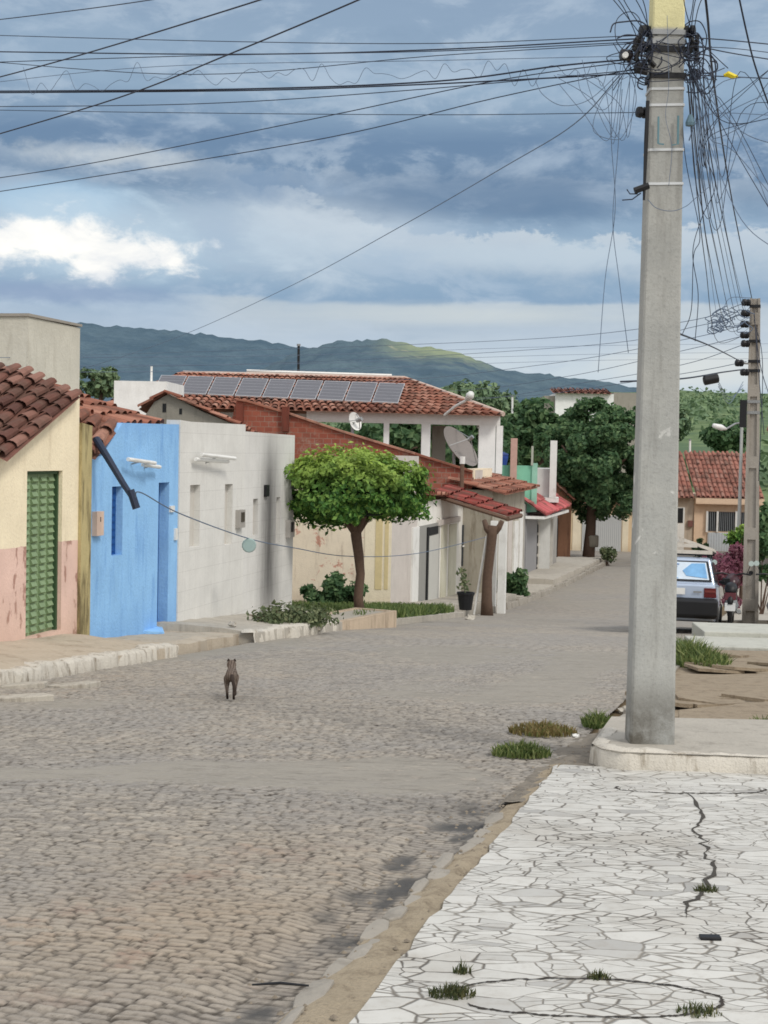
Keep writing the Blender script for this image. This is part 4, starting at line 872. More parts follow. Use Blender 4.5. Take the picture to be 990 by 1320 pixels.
mb = MB(); mb.box(fX, fX.px(160, 560)[0], fX.px(645, 560)[0], -8, -.6, -3.4, -.6); mb.build('lower_storey', plaster('drab_render', (150, 144, 134), (100, 94, 86)), t)  # even grey-beige render, darker than the storey above
mb = MB(); mb.box(fX, fX.px(160, 560)[0], fX.px(395, 560)[0]-.02, -8, -.7, -.6, zt1); mb.build('upper_wall', plaster('pale_grey_render', (188, 184, 176), (130, 124, 116), .4), t)
mb = MB(); mb.box(fX, fX.px(395, 560)[0], fX.px(645, 560)[0], -7, -6.9, -.6, .35); mb.build('terrace_parapet', m_greyw, t)
# satellite dishes
def dish(x, y, Y, rad, ax, name, label, mat, post):
    c = at(x, y, Y); t = thing(name, label, 'satellite dish', c-Vector((0, 0, post)))
    ax = Vector(ax).normalized(); mb = MB(); a = ax.cross(Vector((0, 0, 1))).normalized(); b = a.cross(ax)
    vs = []; n = 24; rings = [0.02, .25, .5, .75, 1]
    for r_ in rings:
        for k in range(n): vs.append(c+(a*math.cos(2*PI*k/n)+b*math.sin(2*PI*k/n))*rad*r_+ax*rad*.32*(r_*r_-1))
    mb.add(vs, [(i*n+k, i*n+(k+1) % n, (i+1)*n+(k+1) % n, (i+1)*n+k) for i in range(len(rings)-1) for k in range(n)]); mb.build('dish', mat, t, smooth=True)
    mb = MB(); mb.tube([c-ax*rad*.32, c-ax*rad*.4-Vector((0, 0, .1)), c-Vector((0, 0, post))-ax*rad*.3], .05, 6); mb.build('mast', m_metal, t)
    mb = MB(); f = c+ax*rad*.55
    for k in range(3): ang = 2*PI*k/3; mb.tube([c+(a*math.cos(ang)+b*math.sin(ang))*rad*.95, f], .015, 5)
    mb.tube([f-ax*.1, f+ax*.1], .07, 8); mb.build('feed_horn', m_metal, t)
dish(594, 575, 47, .78, (.72, -.45, .62), 'satellite_dish', 'large grey mesh satellite dish tilted on the roof before the terrace', flat('grey_mesh', (128, 122, 118), .7, .25, scale=30), 1.6)
dish(458, 543, 46, .3, (.8, -.6, .3), 'satellite_dish', 'small white satellite dish left of the terrace openings', m_white, .9)
# ================================================================== VEGETATION
lm_top = leafmat('fresh_tree_leaves', (46, 82, 38), (88, 134, 60), (138, 172, 84), tip=(172, 194, 92))
lm_dark = leafmat('dark_tree_leaves', (62, 92, 62), (90, 122, 82), (126, 152, 106), .4)  # greens lifted to stand in for haze
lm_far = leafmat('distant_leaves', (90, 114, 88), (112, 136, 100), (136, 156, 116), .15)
lm_pink = leafmat('pink_blossom', (128, 72, 92), (176, 112, 130), (206, 156, 166))
lm_grass = leafmat('grass_blades', (70, 88, 48), (104, 122, 66), (146, 150, 96), .3)
lm_dry = leafmat('dry_grass_blades', (112, 98, 62), (146, 128, 84), (96, 110, 60), .3)
def limbs(mb, b, top, r0, r1, crown, n, rr, reach):
    mid = b.lerp(top, .5)+Vector((.03, 0, 0)); mb.tube([b-Vector((0, 0, .1)), b.lerp(top, .25)+Vector((.02, 0, 0)), mid, top], [r0*1.15, r0, (r0+r1)/2, r1], 9)
    for k in range(n):
        a = 2*PI*k/n+rr.uniform(-.3, .3); e = crown+Vector((math.cos(a)*reach[0], math.sin(a)*reach[1], rr.uniform(-.2, .6)*reach[2]))
        mb.tube([top-Vector((0, 0, .1)), top.lerp(e, .5)+Vector((0, 0, .1*reach[2])), e], [r1*.7, r1*.45, r1*.18], 6)
# topiary by the kerb, in its low planter
b = ground(463, 806); b = Vector((b.x, b.y+.35, gz(b.y+.35)+.11)); k = b.y/F
t = thing('tree', 'clipped round green tree with flat bottomed crown in a low concrete bed', 'tree', b)
c = at(455, 634, b.y)
mb = MB(); rr = random.Random(4)
pp = [at(465, 800, b.y), at(462, 770, b.y), at(464, 740, b.y), at(461, 715, b.y), at(459, 690, b.y), at(459, 660, b.y)]
pp = [p+Vector((rr.gauss(0, .012), rr.gauss(0, .01), 0)) for p in pp]
mb.tube(pp, [.115, .092, .086, .095, .105, .1], 10)
for a in range(7):
    e = c+Vector((math.cos(a*.9)*.85, math.sin(a*.9)*.6, .1)); mb.tube([pp[4], pp[4].lerp(e, .5)+Vector((0, 0, .12)), e], [.07, .045, .02], 6)
mb.build('trunk', m_bark, t, smooth=True)
def topiary():
    rs = np.random.RandomState(5); P = []; N = []
    n = 21000
    d = rs.normal(0, 1, (n, 3)); d /= np.linalg.norm(d, axis=1)[:, None]
    ang = np.arctan2(d[:, 1], d[:, 0]); bump = 1+.10*np.sin(ang*5+d[:, 2]*4)+.09*np.sin(ang*9+2+d[:, 2]*7)+.06*np.sin(ang*3-d[:, 2]*9)+.05*np.sin(ang*14+d[:, 2]*11)
    bump = bump*(1+.07*(noise2(ang*7, d[:, 2]*7+5, 2)-.5)*2)
    d2 = d.copy(); d2[:, 2] = np.sign(d[:, 2])*np.abs(d[:, 2])**.72; d2[:, :2] *= (1-.15*np.abs(d[:, 2:3]))**-.5
    lop = 1+.06*d[:, 0]
    r = np.array([1.36, 1.15, .72]); k = (1-.32*rs.rand(n)**2)[:, None]
    q = d2*r*bump[:, None]*k
    q[:, 2] = np.where(q[:, 2] < 0, q[:, 2]*(.78-.12*np.sin(q[:, 0]*2.5+.5)), q[:, 2]*(.98+.06*np.cos(q[:, 0]*2.6)))
    q[:, 0] *= 1+.02*q[:, 2]
    sp = rs.rand(n) < .10; q[sp] *= 1.0+.11*rs.rand(sp.sum(), 1)
    return np.array(c)+q, d+np.array([0, 0, .45])
P, N = topiary(); leaf_cloud('crown', P, N, .062, lm_top, t, 3, .55, 1.7)
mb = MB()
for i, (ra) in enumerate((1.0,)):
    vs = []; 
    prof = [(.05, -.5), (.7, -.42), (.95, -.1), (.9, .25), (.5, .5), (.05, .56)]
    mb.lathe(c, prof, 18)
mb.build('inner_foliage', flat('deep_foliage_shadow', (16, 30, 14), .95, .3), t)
# low planter
p0 = ground(432, 812); p1 = ground(511, 808)
m_bed = plaster('planter_render', (196, 178, 156), (118, 104, 90), .6, .46, foot=.3)
fr = Fr((p0.x, p0.y), (p1.x-p0.x, p1.y-p0.y)); L_ = (p1-p0).length
o = thing('planter', 'low rendered concrete bed around the clipped tree', 'planter', fr.pt(L_/2, -.4, gz(p0.y)))
mb = MB(); zz = gz(p0.y)+.13; mb.box(fr, 0, L_, -.12, 0, zz-.4, zz); mb.box(fr, 0, L_, -.9, -.78, zz-.5, zz); mb.box(fr, 0, .12, -.78+.002, -.12-.002, zz-.4, zz); mb.box(fr, L_-.12, L_, -.78+.002, -.12-.002, zz-.5, zz); mb.build('rim', m_bed, o, bevel=.01)
mb = MB(); mb.box(fr, .12, L_-.12, -.78, -.12, zz-.4, zz-.02); mb.build('soil', m_walk2, o)
# big street tree
def tree(name_label, px, py, Y, crown_px, radx, radz, nl, mat, trunk_r, group=None, seed=1, leaf=.2, rady=None, base_z=None, ncl=90, crad=.55, name='tree', shell=.4, flatb=None):
    zb = gz(Y)-.05 if base_z is None else base_z
    q = at(px, py, Y); b = Vector((q.x, Y, zb)); c = at(crown_px[0], crown_px[1], Y)
    t = thing(name, name_label, 'tree' if name == 'tree' else 'shrub', b, group); rr = random.Random(seed)
    P, N = clumps(c, (radx, rady or radx, radz), ncl, nl, crad, seed, flat_bottom=flatb, shell=shell)
    mb = MB(); limbs(mb, b, Vector((b.x*.7+c.x*.3, Y, c.z-radz*.55)), trunk_r, trunk_r*.75, c, 6, rr, (radx*.6, (rady or radx)*.6, radz*.5)); mb.build('trunk', m_bark, t, smooth=True)
    leaf_cloud('crown', P, N, leaf, mat, t, seed, .7, 1.5)
    return t
tt = tree('big dark green shade tree at the street end, pale band round its trunk', 758, 722, 69, (772, 592), 2.95, 2.65, 36000, lm_dark, .27, seed=3, leaf=.145, ncl=180, crad=.5, shell=.55, flatb=at(770, 668, 69).z)
bb = wloc(tt); b = at(762, 694, 69); mb = MB(); mb.lathe(Vector((b.x+.05, b.y, b.z-.5)), [(.28, .1), (.31, .15), (.31, .6), (.28, .65)], 12); mb.build('trunk_band', plaster('grey_trunk_wrap', (142, 136, 124), (96, 90, 82)), tt)
tg = 'trees behind the roofs'
tree('broad dark tree left of the big shade tree', 700, 640, 84, (692, 580), 2.6, 2.4, 8000, lm_dark, .25, tg, 5, .28, ncl=80, crad=.7)
tree('rounded tree between the terrace and the shade tree', 664, 640, 88, (662, 596), 2.2, 2.6, 6000, lm_dark, .22, tg, 6, .28, ncl=70, crad=.7)
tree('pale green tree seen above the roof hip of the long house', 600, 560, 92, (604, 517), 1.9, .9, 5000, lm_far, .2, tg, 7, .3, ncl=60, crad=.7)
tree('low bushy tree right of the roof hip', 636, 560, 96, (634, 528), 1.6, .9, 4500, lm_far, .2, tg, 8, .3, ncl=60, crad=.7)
tree('dark tree seen through the left terrace opening', 480, 600, 76, (520, 570), 3.4, 1.6, 6000, lm_dark, .2, tg, 9, .28, ncl=70, crad=.7)
tree('dark tree seen through the right terrace opening', 590, 600, 78, (596, 574), 2.6, 1.6, 5000, lm_dark, .2, tg, 10, .28, ncl=60, crad=.7)
tree('small dark tree beside the tank tower', 130, 560, 60, (128, 493), .7, .55, 1800, lm_far, .12, tg, 11, .16, ncl=30, crad=.3)
tree('dark tree right of the main pole on the hill foot', 938, 580, 130, (938, 562), 1.5, 1.1, 4000, lm_dark, .2, tg, 12, .4, ncl=50, crad=.9)
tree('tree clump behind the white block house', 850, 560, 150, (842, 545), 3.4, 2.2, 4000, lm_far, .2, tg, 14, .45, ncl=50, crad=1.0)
# hillside scrub
rs_ = np.random.RandomState(4); P = []; N = []
tx = np.interp
def terr(X, Y):
    f = np.clip((Y-95)/500, 0, 1); sd = sst(-.05, .22, X/np.maximum(Y, 60))
    return gz_np(Y)-.14+f*(14+16*sd)+(fbm(X*.012, Y*.012, 4)-.5)*14*f+np.clip((Y-90)/60, 0, 1)*1.0
n = 900; Ys = 100+rs_.rand(n)**1.3*480; Xs = Ys*(rs_.uniform(-.3, .32, n)); keep = fbm(Xs*.03, Ys*.03, 3) > .55
for X, Y in zip(Xs[keep], Ys[keep]):
    m = 45; e = rs_.normal(0, 1, (m, 3)); e /= np.linalg.norm(e, axis=1)[:, None]; r = rs_.uniform(.8, 2.6)*(1+Y/600)
    P.append(np.array([X, Y, terr(X, Y)+r*.4])+e*np.array([r*1.4, r*1.2, r*.75])); N.append(e+np.array([0, 0, .4]))
P = np.concatenate(P); N = np.concatenate(N)
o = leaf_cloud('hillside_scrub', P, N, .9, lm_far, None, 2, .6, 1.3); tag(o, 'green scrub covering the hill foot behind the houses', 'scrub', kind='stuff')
# grass, weeds
lm_tuft = leafmat('dull_paving_grass', (58, 68, 42), (86, 94, 60), (122, 116, 78), .3)
def tuft(c, rx, ry, n, h, mat, seed, name='grass_tuft', label=None, group=None, cat='grass', kind=None, onz=None, wid=.012):
    rs = np.random.RandomState(seed); V = []; 
    for i in range(n):
        a = rs.rand()*2*PI; r = rs.rand()**.6; x = c[0]+math.cos(a)*rx*r; y = c[1]+math.sin(a)*ry*r; z = (onz(y) if onz else c[2])
        hh = h*rs.uniform(.4, 1.1)*(1.1-.6*r); le = rs.normal(0, .45, 2)*hh; w = wid*rs.uniform(.7, 1.4); b2 = rs.rand()*PI
        dx, dy = math.cos(b2)*w, math.sin(b2)*w
        V += [(x-dx, y-dy, z-.01), (x+dx, y+dy, z-.01), (x+le[0]*.5+dx*.7, y+le[1]*.5+dy*.7, z+hh*.65), (x+le[0]*.5-dx*.7, y+le[1]*.5-dy*.7, z+hh*.65)]
        V += [(x+le[0]*.5-dx*.7, y+le[1]*.5-dy*.7, z+hh*.65), (x+le[0]*.5+dx*.7, y+le[1]*.5+dy*.7, z+hh*.65), (x+le[0]+dx*.1, y+le[1]+dy*.1, z+hh), (x+le[0]-dx*.1, y+le[1]-dy*.1, z+hh)]
    o = npmesh(name, V, np.arange(len(V)).reshape(-1, 4), mat, smooth=False)
    return tag(o, label, cat, group, kind)
# vacant lot grass
rs_ = np.random.RandomState(9); V = []
def lot(x):  # region between the white front and the peach wall
    return x
cnt = 0
for i in range(26000):
    Y = rs_.uniform(26.9, 35.5); X = fx(max(Y, 28.2))-3.0+rs_.rand()*(Lk(Y)+.2-fx(max(Y, 28.2))+3.0)
    if Y < 28.5 and X < fx(28)+1.3: continue
    if fbm(np.array(X*.9), np.array(Y*.9), 3, 4) < .36: continue
    if X > Lk(Y)-.6-.5*math.sin(Y*3) and Y > 34.6: continue
    if X > Lk(Y)-.1: continue
    z = gz(Y)+.12; h = rs_.uniform(.06, .22); a = rs_.rand()*PI; w = .022; dx, dy = math.cos(a)*w, math.sin(a)*w; lx, ly = rs_.normal(0, .06, 2)
    V += [(X-dx, Y-dy, z-.01), (X+dx, Y+dy, z-.01), (X+lx+dx*.2, Y+ly+dy*.2, z+h), (X+lx-dx*.2, Y+ly-dy*.2, z+h)]
tag(npmesh('lot_grass', V, np.arange(len(V)).reshape(-1, 4), leafmat('lot_grass_blades', (80, 100, 58), (106, 126, 72), (138, 148, 92), .3), smooth=False), 'low green grass covering the vacant lot before the peach wall', 'grass', kind='stuff')
def shrub(label, pxs, Y, rx, ry, rz, n, mat, seed, leaf=.09, ncl=24, crad=.22, zoff=0, name='shrub', group=None):
    c = at(*pxs, Y); zb = gz(Y)+zoff; t = thing(name, label, 'shrub', (c.x, Y, zb), group)
    P, N = clumps((c.x, Y, max(c.z, zb+rz*.6)), (rx, ry, rz), ncl, n, crad, seed, shell=.7)
    P[:, 2] = np.maximum(P[:, 2], zb+.01); leaf_cloud('foliage', P, N, leaf, mat, t, seed, .8, 1.8)
    rr = random.Random(seed); mb = MB()
    for k in range(6): e = P[rr.randrange(len(P))]; mb.tube([(c.x+rr.gauss(0, .05), Y, zb-.05), (Vector((c.x, Y, zb))+Vector(e))/2, e], [.02, .014, .006], 5)
    mb.build('stem', m_bark, t); return t
shrub('dark leafy bush against the peach wall', (428, 768), 34.6, .75, .4, .42, 2600, lm_dark, 3, .1, zoff=.12)
shrub('sprawling weeds over rubble at the white front corner', (388, 800), 24.2, .5, .35, .16, 1500, lm_w, 4, .045, zoff=.15)
shrub('low grey green weeds left of the sprawling weeds', (352, 798), 23.6, .25, .3, .12, 500, lm_w, 5, .05, zoff=.2)
shrub('dark potted looking bush behind the porch columns', (660, 752), 45.5, .5, .45, .42, 1500, lm_dark, 6, .1, zoff=.2)
shrub('pink flowering bougainvillea beside the far pole', (941, 735), 37, .5, .5, .8, 4200, lm_pink, 7, .075, zoff=.1)
shrub('light green plant over the pink blossom', (957, 693), 39, .3, .3, .3, 500, lm_top, 8, .12, zoff=.5, ncl=10)
shrub('round clipped dark bush before the apricot house', (901, 707), 74, .36, .36, .42, 1200, lm_dark, 9, .12, zoff=.1, crad=.16)
shrub('dark creeper beside the pole at the right edge', (984, 700), 36, .3, .4, 1.0, 1600, lm_dark, 10, .09, zoff=.1)
shrub('scrubby shrub by the foot of the big tree', (783, 714), 66, .35, .3, .3, 500, lm_w, 12, .1, zoff=0)
g = ground(672, 974); tuft(g, .2, .17, 650, .1, lm_grass, 1, label='green grass clump growing in the road before the kerb corner', onz=lambda y: gz(y)+.01, wid=.006)
g = ground(700, 945); tuft(g, .26, .3, 700, .09, lm_dry, 2, label='dry straw coloured weeds in the gutter by the main pole', onz=lambda y: gz(y)+.01, wid=.006)
g = ground(770, 938); tuft(g, .12, .25, 350, .13, lm_grass, 3, label='green weeds along the kerb left of the main pole', onz=lambda y: gz(y)+.02, wid=.007)
g = ground(887, 855); tuft(g, .36, 1.6, 2400, .3, lm_grass, 4, label='tall green grass clump right of the main pole by the steps', onz=lambda y: gz(y)+.03, wid=.01)
g = ground(985, 945); tuft(g, .15, .1, 200, .1, lm_grass, 5, label='small grass tuft at the slab edge on the right', onz=lambda y: gz(y)+.05, wid=.006)
for i, (x, y, rx, n, l) in enumerate(((582, 1278, .06, 190, 'ragged grass tuft at the left end of the oval lid'), (596, 1250, .022, 40, 'tiny grass tuft above the ragged tuft in the paving'), (772, 1258, .03, 60, 'small grass tuft at the top of the oval lid'),
                                  (900, 1302, .055, 90, 'thin grass tuft at the lower right of the oval lid'), (912, 1146, .04, 80, 'dark grass tuft in the long paving crack'))):
    g = ground(x, y, .03); tuft(g, rx*1.25, rx*.9, int(n*1.4), .04, lm_tuft, 10+i, label=l, onz=lambda y: gz(y)+.02, wid=.0025)
# rubble on the kerb
m_rock = plaster('pale_rubble', (186, 180, 168), (120, 110, 98), .6, .45, foot=0, scale=3)
def rock(x, y, s, label, seed, mat=m_rock, dz=0.0):
    rs = np.random.RandomState(seed); g = ground(x, y, dz); mb = MB(); prof = [(.55, -.2), (1, .1), (.85, .45), (.35, .7)]
    mb.lathe(g, [(r*s*rs.uniform(.85, 1.1), h*s) for r, h in prof], 7)
    mb.v = [tuple(Vector(v)+Vector(rs.normal(0, s*.14, 3))) for v in mb.v]; tag(mb.build('rubble_stone', mat), label, 'stone')
rock(372, 821, .2, 'pale rubble stone on the road below the weeds', 1); rock(408, 812, .13, 'grey rubble stone in front of the sprawling weeds', 2, dz=.05); rock(300, 806, .07, 'small white stone on the pavement by the white front', 3, dz=.22)
rock(326, 823, .14, 'flat broken kerb stone left of the pale rubble stone', 4, m_conc); rock(676, 942, .035, 'white scrap lying in the dry weeds', 5, m_white); rock(742, 950, .03, 'small white scrap in the gutter near the kerb corner', 6, m_white); rock(806, 918, .07, 'whitish broken kerb stone just left of the pole', 7); rock(783, 948, .07, 'broken kerb stone at the corner curve', 8)
rock(606, 798, .13, 'pale rubble lump at the foot of the lopped trunk', 9)
for i, (x, y, a, b_, l) in enumerate(((25, 884, .35, .16, 'pale broken slab leaning on the near left kerb'), (95, 884, .28, .12, 'small pale slab piece at the kerb, nearest the cat'), (20, 900, .4, .12, 'lowest pale slab piece lying on the road at the left edge'))):
    g = ground(x, y); mb = MB(); rr = random.Random(40+i); n = 6; ph = rr.random()*6
    mb.prism([(g.x+a*math.cos(ph+2*PI*k/n)*rr.uniform(.7, 1.1), g.y+b_*2*math.sin(ph+2*PI*k/n)*rr.uniform(.7, 1.1), gz(g.y+b_*2*math.sin(ph+2*PI*k/n))-.04+.025*math.cos(ph+2*PI*k/n)) for k in range(n)], (0, 0, .065)); tag(mb.build('broken_slab', m_rock, bevel=.01), l, 'slab')
g = ground(196, 815, .13); mb = MB(); fr = Fr((g.x, g.y), (1, .2)); mb.box2(fr, -.16, .16, -.3, .3, g.z, g.z, g.z+.07, g.z+.05); tag(mb.build('paint_slab', m_blue, bevel=.015), 'small blue painted slab at the foot of the blue door', 'slab')
rs = np.random.RandomState(31); mb = MB()
for i in range(420):
    Y = rs.uniform(3.6, 10.4); X = Rk(Y)+rs.normal(.06 if Y < 8.5 else .25, .16); r = rs.uniform(.004, .013); z = gz(Y)+.01
    P = [(X+r*rs.uniform(.6, 1.4)*math.cos(2*PI*k/5), Y+r*rs.uniform(.6, 1.4)*math.sin(2*PI*k/5), z) for k in range(5)]
    mb.add(P+[(X, Y, z+r*.8)], [(k, (k+1) % 5, 5) for k in range(5)])
tag(mb.build('gutter_gravel', flat('grey_grit', (128, 118, 104), .95, .35, scale=20)), 'loose grit and gravel scattered along the right gutter', 'gravel', kind='stuff')
# round lid in the paving, a long crack and a stick
def pavz(x, y): return gz(y)+.023+.02*(float(fbm(np.array(x*1.5), np.array(y*1.5), 3))-.5)
def ribbon(mb, pts, wmin, wmax, rr):
    V = []
    for i, p in enumerate(pts):
        d = (pts[min(i+1, len(pts)-1)]-pts[max(i-1, 0)]); d.z = 0; d.normalize(); nn = Vector((-d.y, d.x, 0)); e = min(1, min(i, len(pts)-1-i)/3+.15); w = rr.uniform(wmin, wmax)*e
        for sg in (-1, 1): q = p+nn*w*sg*rr.uniform(.6, 1.2); V.append((q.x, q.y, pavz(q.x, q.y)))
    mb.add(V, [(2*i, 2*i+1, 2*i+3, 2*i+2) for i in range(len(pts)-1)])
def arc(cx, cy, rx_px, a0, a1, r, label, name, cat, wob=.01, seed=1, fl=.46):
    c = ground(cx, cy, .03); R_ = (ground(cx+rx_px, cy, .03)-c).length; rr = random.Random(seed); n = int(abs(a1-a0)/.08)+2
    p = [Vector((c.x+math.cos(a0+(a1-a0)*k/(n-1))*R_+rr.gauss(0, wob), c.y+math.sin(a0+(a1-a0)*k/(n-1))*R_*fl+rr.gauss(0, wob), 0)) for k in range(n)]
    mb = MB(); ribbon(mb, catmull(p, 3), r*.7, r*2.6, rr); return tag(mb.build(name, flat('dark_joint', (58, 52, 46), .95, .3)), label, cat)
arc(757, 1282, 172, -2.7, 3.0, .0035, 'dark oval rim of the lid set in the near paving', 'lid_rim', 'lid', .004)
arc(890, 1014, 92, 2.9, 6.4, .005, 'dark curved rim of the lid near the kerb', 'lid_rim', 'lid', .006, 2)
cr = [(884, 1022), (898, 1038), (905, 1055), (893, 1068), (903, 1080), (912, 1092), (908, 1104), (922, 1118), (912, 1146), (894, 1160), (880, 1185)]; pts = []
for x, y in cr: q = ground(x, y, .02); pts.append(Vector((q.x, q.y, gz(q.y)+.02)))
mb = MB(); pts = [q+Vector((R.gauss(0, .012), 0, -.003)) for q in catmull(pts, 5)]; ribbon(mb, pts, .003, .012, R); tag(mb.build('paving_crack', flat('dark_crack', (66, 62, 56), .95, .3)), kind='structure')  # the crack itself, drawn as a flat dark ribbon
p, q = ground(325, 1271, .01), ground(398, 1273, .02); mb = MB(); mb.tube([p+Vector((0, 0, .004)), (p+q)/2+Vector((0, 0, .012)), q+Vector((0, 0, .006))], [.003, .005, .003], 6); tag(mb.build('stick', m_black), 'thin black stick lying across the wet gutter', 'stick')
p = ground(918, 1211, .02); mb = MB(); fr = Fr((p.x, p.y), (1, 0)); mb.box(fr, -.045, .03, -.02, .02, gz(p.y)+.02, gz(p.y)+.034); tag(mb.build('dark_scrap', m_black, bevel=.004), 'small dark scrap on the white paving', 'scrap')
# ================================================================== POLES
m_pole = (lambda: None)
def polemat():
    t = NT('cast_pole_concrete'); P = t.pos(); n = t.noise(P, 3, 6, .7); nf = t.noise(P, 40, 4, .7); st = t.noise(t.pos((5, 5, .5)), 1.5, 5, .7); bl = t.noise(t.pos((1, 1, 1)), 5.5, 4, .6, .8)
    z = t.n('SeparateXYZ', {0: P}).outputs[2]
    col = t.mix(n, L4((146, 148, 146)), L4((184, 184, 178))); col = t.mix(t.math('MULTIPLY', t.step(nf, .5, .75), .4), col, L4((118, 118, 116)))
    col = t.mix(t.math('MULTIPLY', t.step(st, .5, .72), .4), col, L4((116, 114, 108)))
    w = t.math('MULTIPLY', t.step(bl, .61, .64), t.math('MULTIPLY', t.step(z, .7, 1.1), t.step(z, 2.0, 1.6))); col = t.mix(t.math('MULTIPLY', w, .7), col, L4((214, 214, 210)))
    col = t.mix(t.math('MULTIPLY', t.step(z, .25, -.25), t.step(n, .3, .6)), col, L4((92, 88, 80)))
    col = t.mix(t.step(z, 4.33, 4.36), col, t.mix(n, L4((206, 200, 150)), L4((226, 220, 176))))
    return t.out(col, .9, t.math('ADD', nf, t.math('MULTIPLY', n, .8)), .45, .012, spec=.2)
m_pole = polemat()
YP = 9.55
pb = at(841, 960, YP); pb.z = gz(9.5)+.13; ptp = at(864, 0, YP)
axis = (ptp-at(841, 960, YP)); axis = axis/axis.z
fPo = Fr((0, 0), (1, .0))
t = thing('utility_pole', 'tall grey concrete utility pole wrapped in cables at the kerb corner', 'utility pole', pb)
Htop = 8.2
def polept(z, sx, sy, wb, wt, db, dt):
    f = (z-pb.z)/5.0; w = wb+(wt-wb)*f; d = db+(dt-db)*f; c = pb+axis*(z-pb.z); return Vector((c.x+sx*w/2, c.y+.11+sy*d/2, z))
mb = MB(); ch = .9
ring = [(-1, -ch+.0), (-ch, -1), (ch, -1), (1, -ch), (1, ch), (ch, 1), (-ch, 1), (-1, ch)]
zs = [pb.z-.3, pb.z, 1, 2, 3, 4, 5, 6, Htop]; vs = []
for z in zs:
    for sx, sy in ring: vs.append(polept(z, sx, sy, .292, .2, .22, .16))
mb.add(vs, [(i*8+k, i*8+(k+1) % 8, (i+1)*8+(k+1) % 8, (i+1)*8+k) for i in range(len(zs)-1) for k in range(8)]+[tuple(range((len(zs)-1)*8, len(zs)*8))])
mb.build('shaft', m_pole, t)
PW = lambda y, Y=YP: at(860, y, Y).z
def poleband(y, h, mat, g=.006, name='band', tilt=0.0):
    z = PW(y); mb = MB(); lo = [polept(z-h/2, sx*1.0, sy, .292+g*2, .2+g*2, .22+g*2, .16+g*2)+Vector((0, 0, sx*tilt)) for sx, sy in ring]; hi = [p+Vector((0, 0, h)) for p in lo]
    mb.add(lo+hi, [(k, (k+1) % 8, 8+(k+1) % 8, 8+k) for k in range(8)]+[tuple(range(8))[::-1], tuple(range(8, 16))]); mb.build(name, mat, t)
m_strap = flat('white_strap', (206, 210, 212), .5, .06)
for y in (113, 134, 192, 236): poleband(y, .016, m_strap, tilt=.004)
for y in (62, 96): poleband(y, .035, m_black, .012)
for y in (40, 52): poleband(y, .03, m_metal, .01)
# hand painted mark
mb = MB(); m_mk = flat('faded_teal_paint', (96, 132, 142), .8, .2)
def facept(x, y, e=.004): return at(x, y, YP-.012-e)
def stroke(x0, y0, x1, y1, w):
    a, b = facept(x0, y0), facept(x1, y1); d = (b-a).normalized(); s = Vector((-d.z, 0, d.x))*w/2
    mb.prism([a-s, b-s, b+s, a+s], (0, .008, 0))
stroke(849, 150, 848.5, 185, .011); stroke(849, 185, 856, 186, .008); stroke(874.5, 149, 874, 186, .012); stroke(872, 186, 866, 187, .006)
mb.build('painted_mark', m_mk, t)
# hardware at the head
rr = random.Random(8)
for i, (x, y) in enumerate(((807, 71), (832, 40), (827, 60), (889, 40), (893, 62), (896, 96), (826, 88), (828, 145))):
    c = at(x, y, YP+.05+.06*(i % 3)); mb = MB(); ax = Vector((-1 if x < 850 else 1, -.35, 0))
    mb.lathe(c, [(.012, -.04), (.034, -.035), (.038, -.01), (.022, 0), (.038, .012), (.034, .035), (.01, .04)], 10, ax); o = mb.build('insulator', m_black if i != 0 else flat('porcelain_brown', (44, 40, 42), .3), t)
    mb = MB(); mb.tube([c, at(848 if x < 850 else 880, y+2, YP+.08)], .008, 5); mb.build('insulator_pin', m_metal, t)
c = at(806, 71, YP-.02); mb = MB(); mb.lathe(c, [(.02, -.012), (.02, .012)], 10, (0, 1, 0)); mb.build('insulator_face', m_white, t)
mb = MB(); mb.tube([at(835, 130, YP-.02), at(833, 180, YP-.02), at(830, 258, YP-.02)], [.012, .014, .008], 6); mb.build('conduit', m_black, t)
c = at(826, 243, YP-.02); mb = MB(); mb.tube([c+Vector((-.04, 0, -.015)), c+Vector((.05, 0, .02))], .022, 7); mb.build('clamp', m_black, t)
mb = MB(); mb.tube([at(802, 258, YP), at(815, 257, YP), at(826, 249, YP)], .004, 5); mb.tube([at(808, 244, YP), at(812, 250, YP), at(822, 250, YP)], .004, 5); mb.build('cable_end', m_wire, t)
c = at(890, 154, YP); mb = MB(); mb.lathe(c-Vector((0, 0, .04)), [(.03, 0), (.032, .02), (.012, .07)], 8); mb.build('small_junction', flat('teal_plastic', (96, 124, 138), .5), t)
# second pole, H section with cast recesses
YQ = 30.0; qb = at(967, 800, YQ); qb.z = gz(YQ)+.18; qt = at(973.5, 385, YQ); ax2 = (qt-qb)/(qt.z-qb.z); fQd = Fr((0, 0), (1, -.25))
t2 = thing('utility_pole', 'slimmer far utility pole with recessed panels beside the pink blossom', 'utility pole', qb)
def q2pt(z, a, b): 
    f = (z-qb.z)/(qt.z-qb.z); k = 1-.38*f; c = qb+ax2*(z-qb.z); v = fQd.d*a*k+fQd.n*b*k; return Vector((c.x+v.x, c.y+v.y, z))
mb = MB(); zs = [qb.z-.4+(qt.z-qb.z+.4)*i/24 for i in range(25)]
def bar(a0, a1, b0, b1, z0, z1): mb.hexa([q2pt(z, a, b) for z in (z0, z1) for a, b in ((a0, b0), (a1, b0), (a1, b1), (a0, b1))])
W, D_ = .165, .12
bar(-W, -W*.55, -D_, D_, zs[0], qt.z); bar(W*.55, W, -D_, D_, zs[0], qt.z); bar(-W*.55, W*.55, -D_*.55, D_*.55, zs[0], qt.z-.002)
zr_ = [qb.z+.35+1.45*i for i in range(5)]
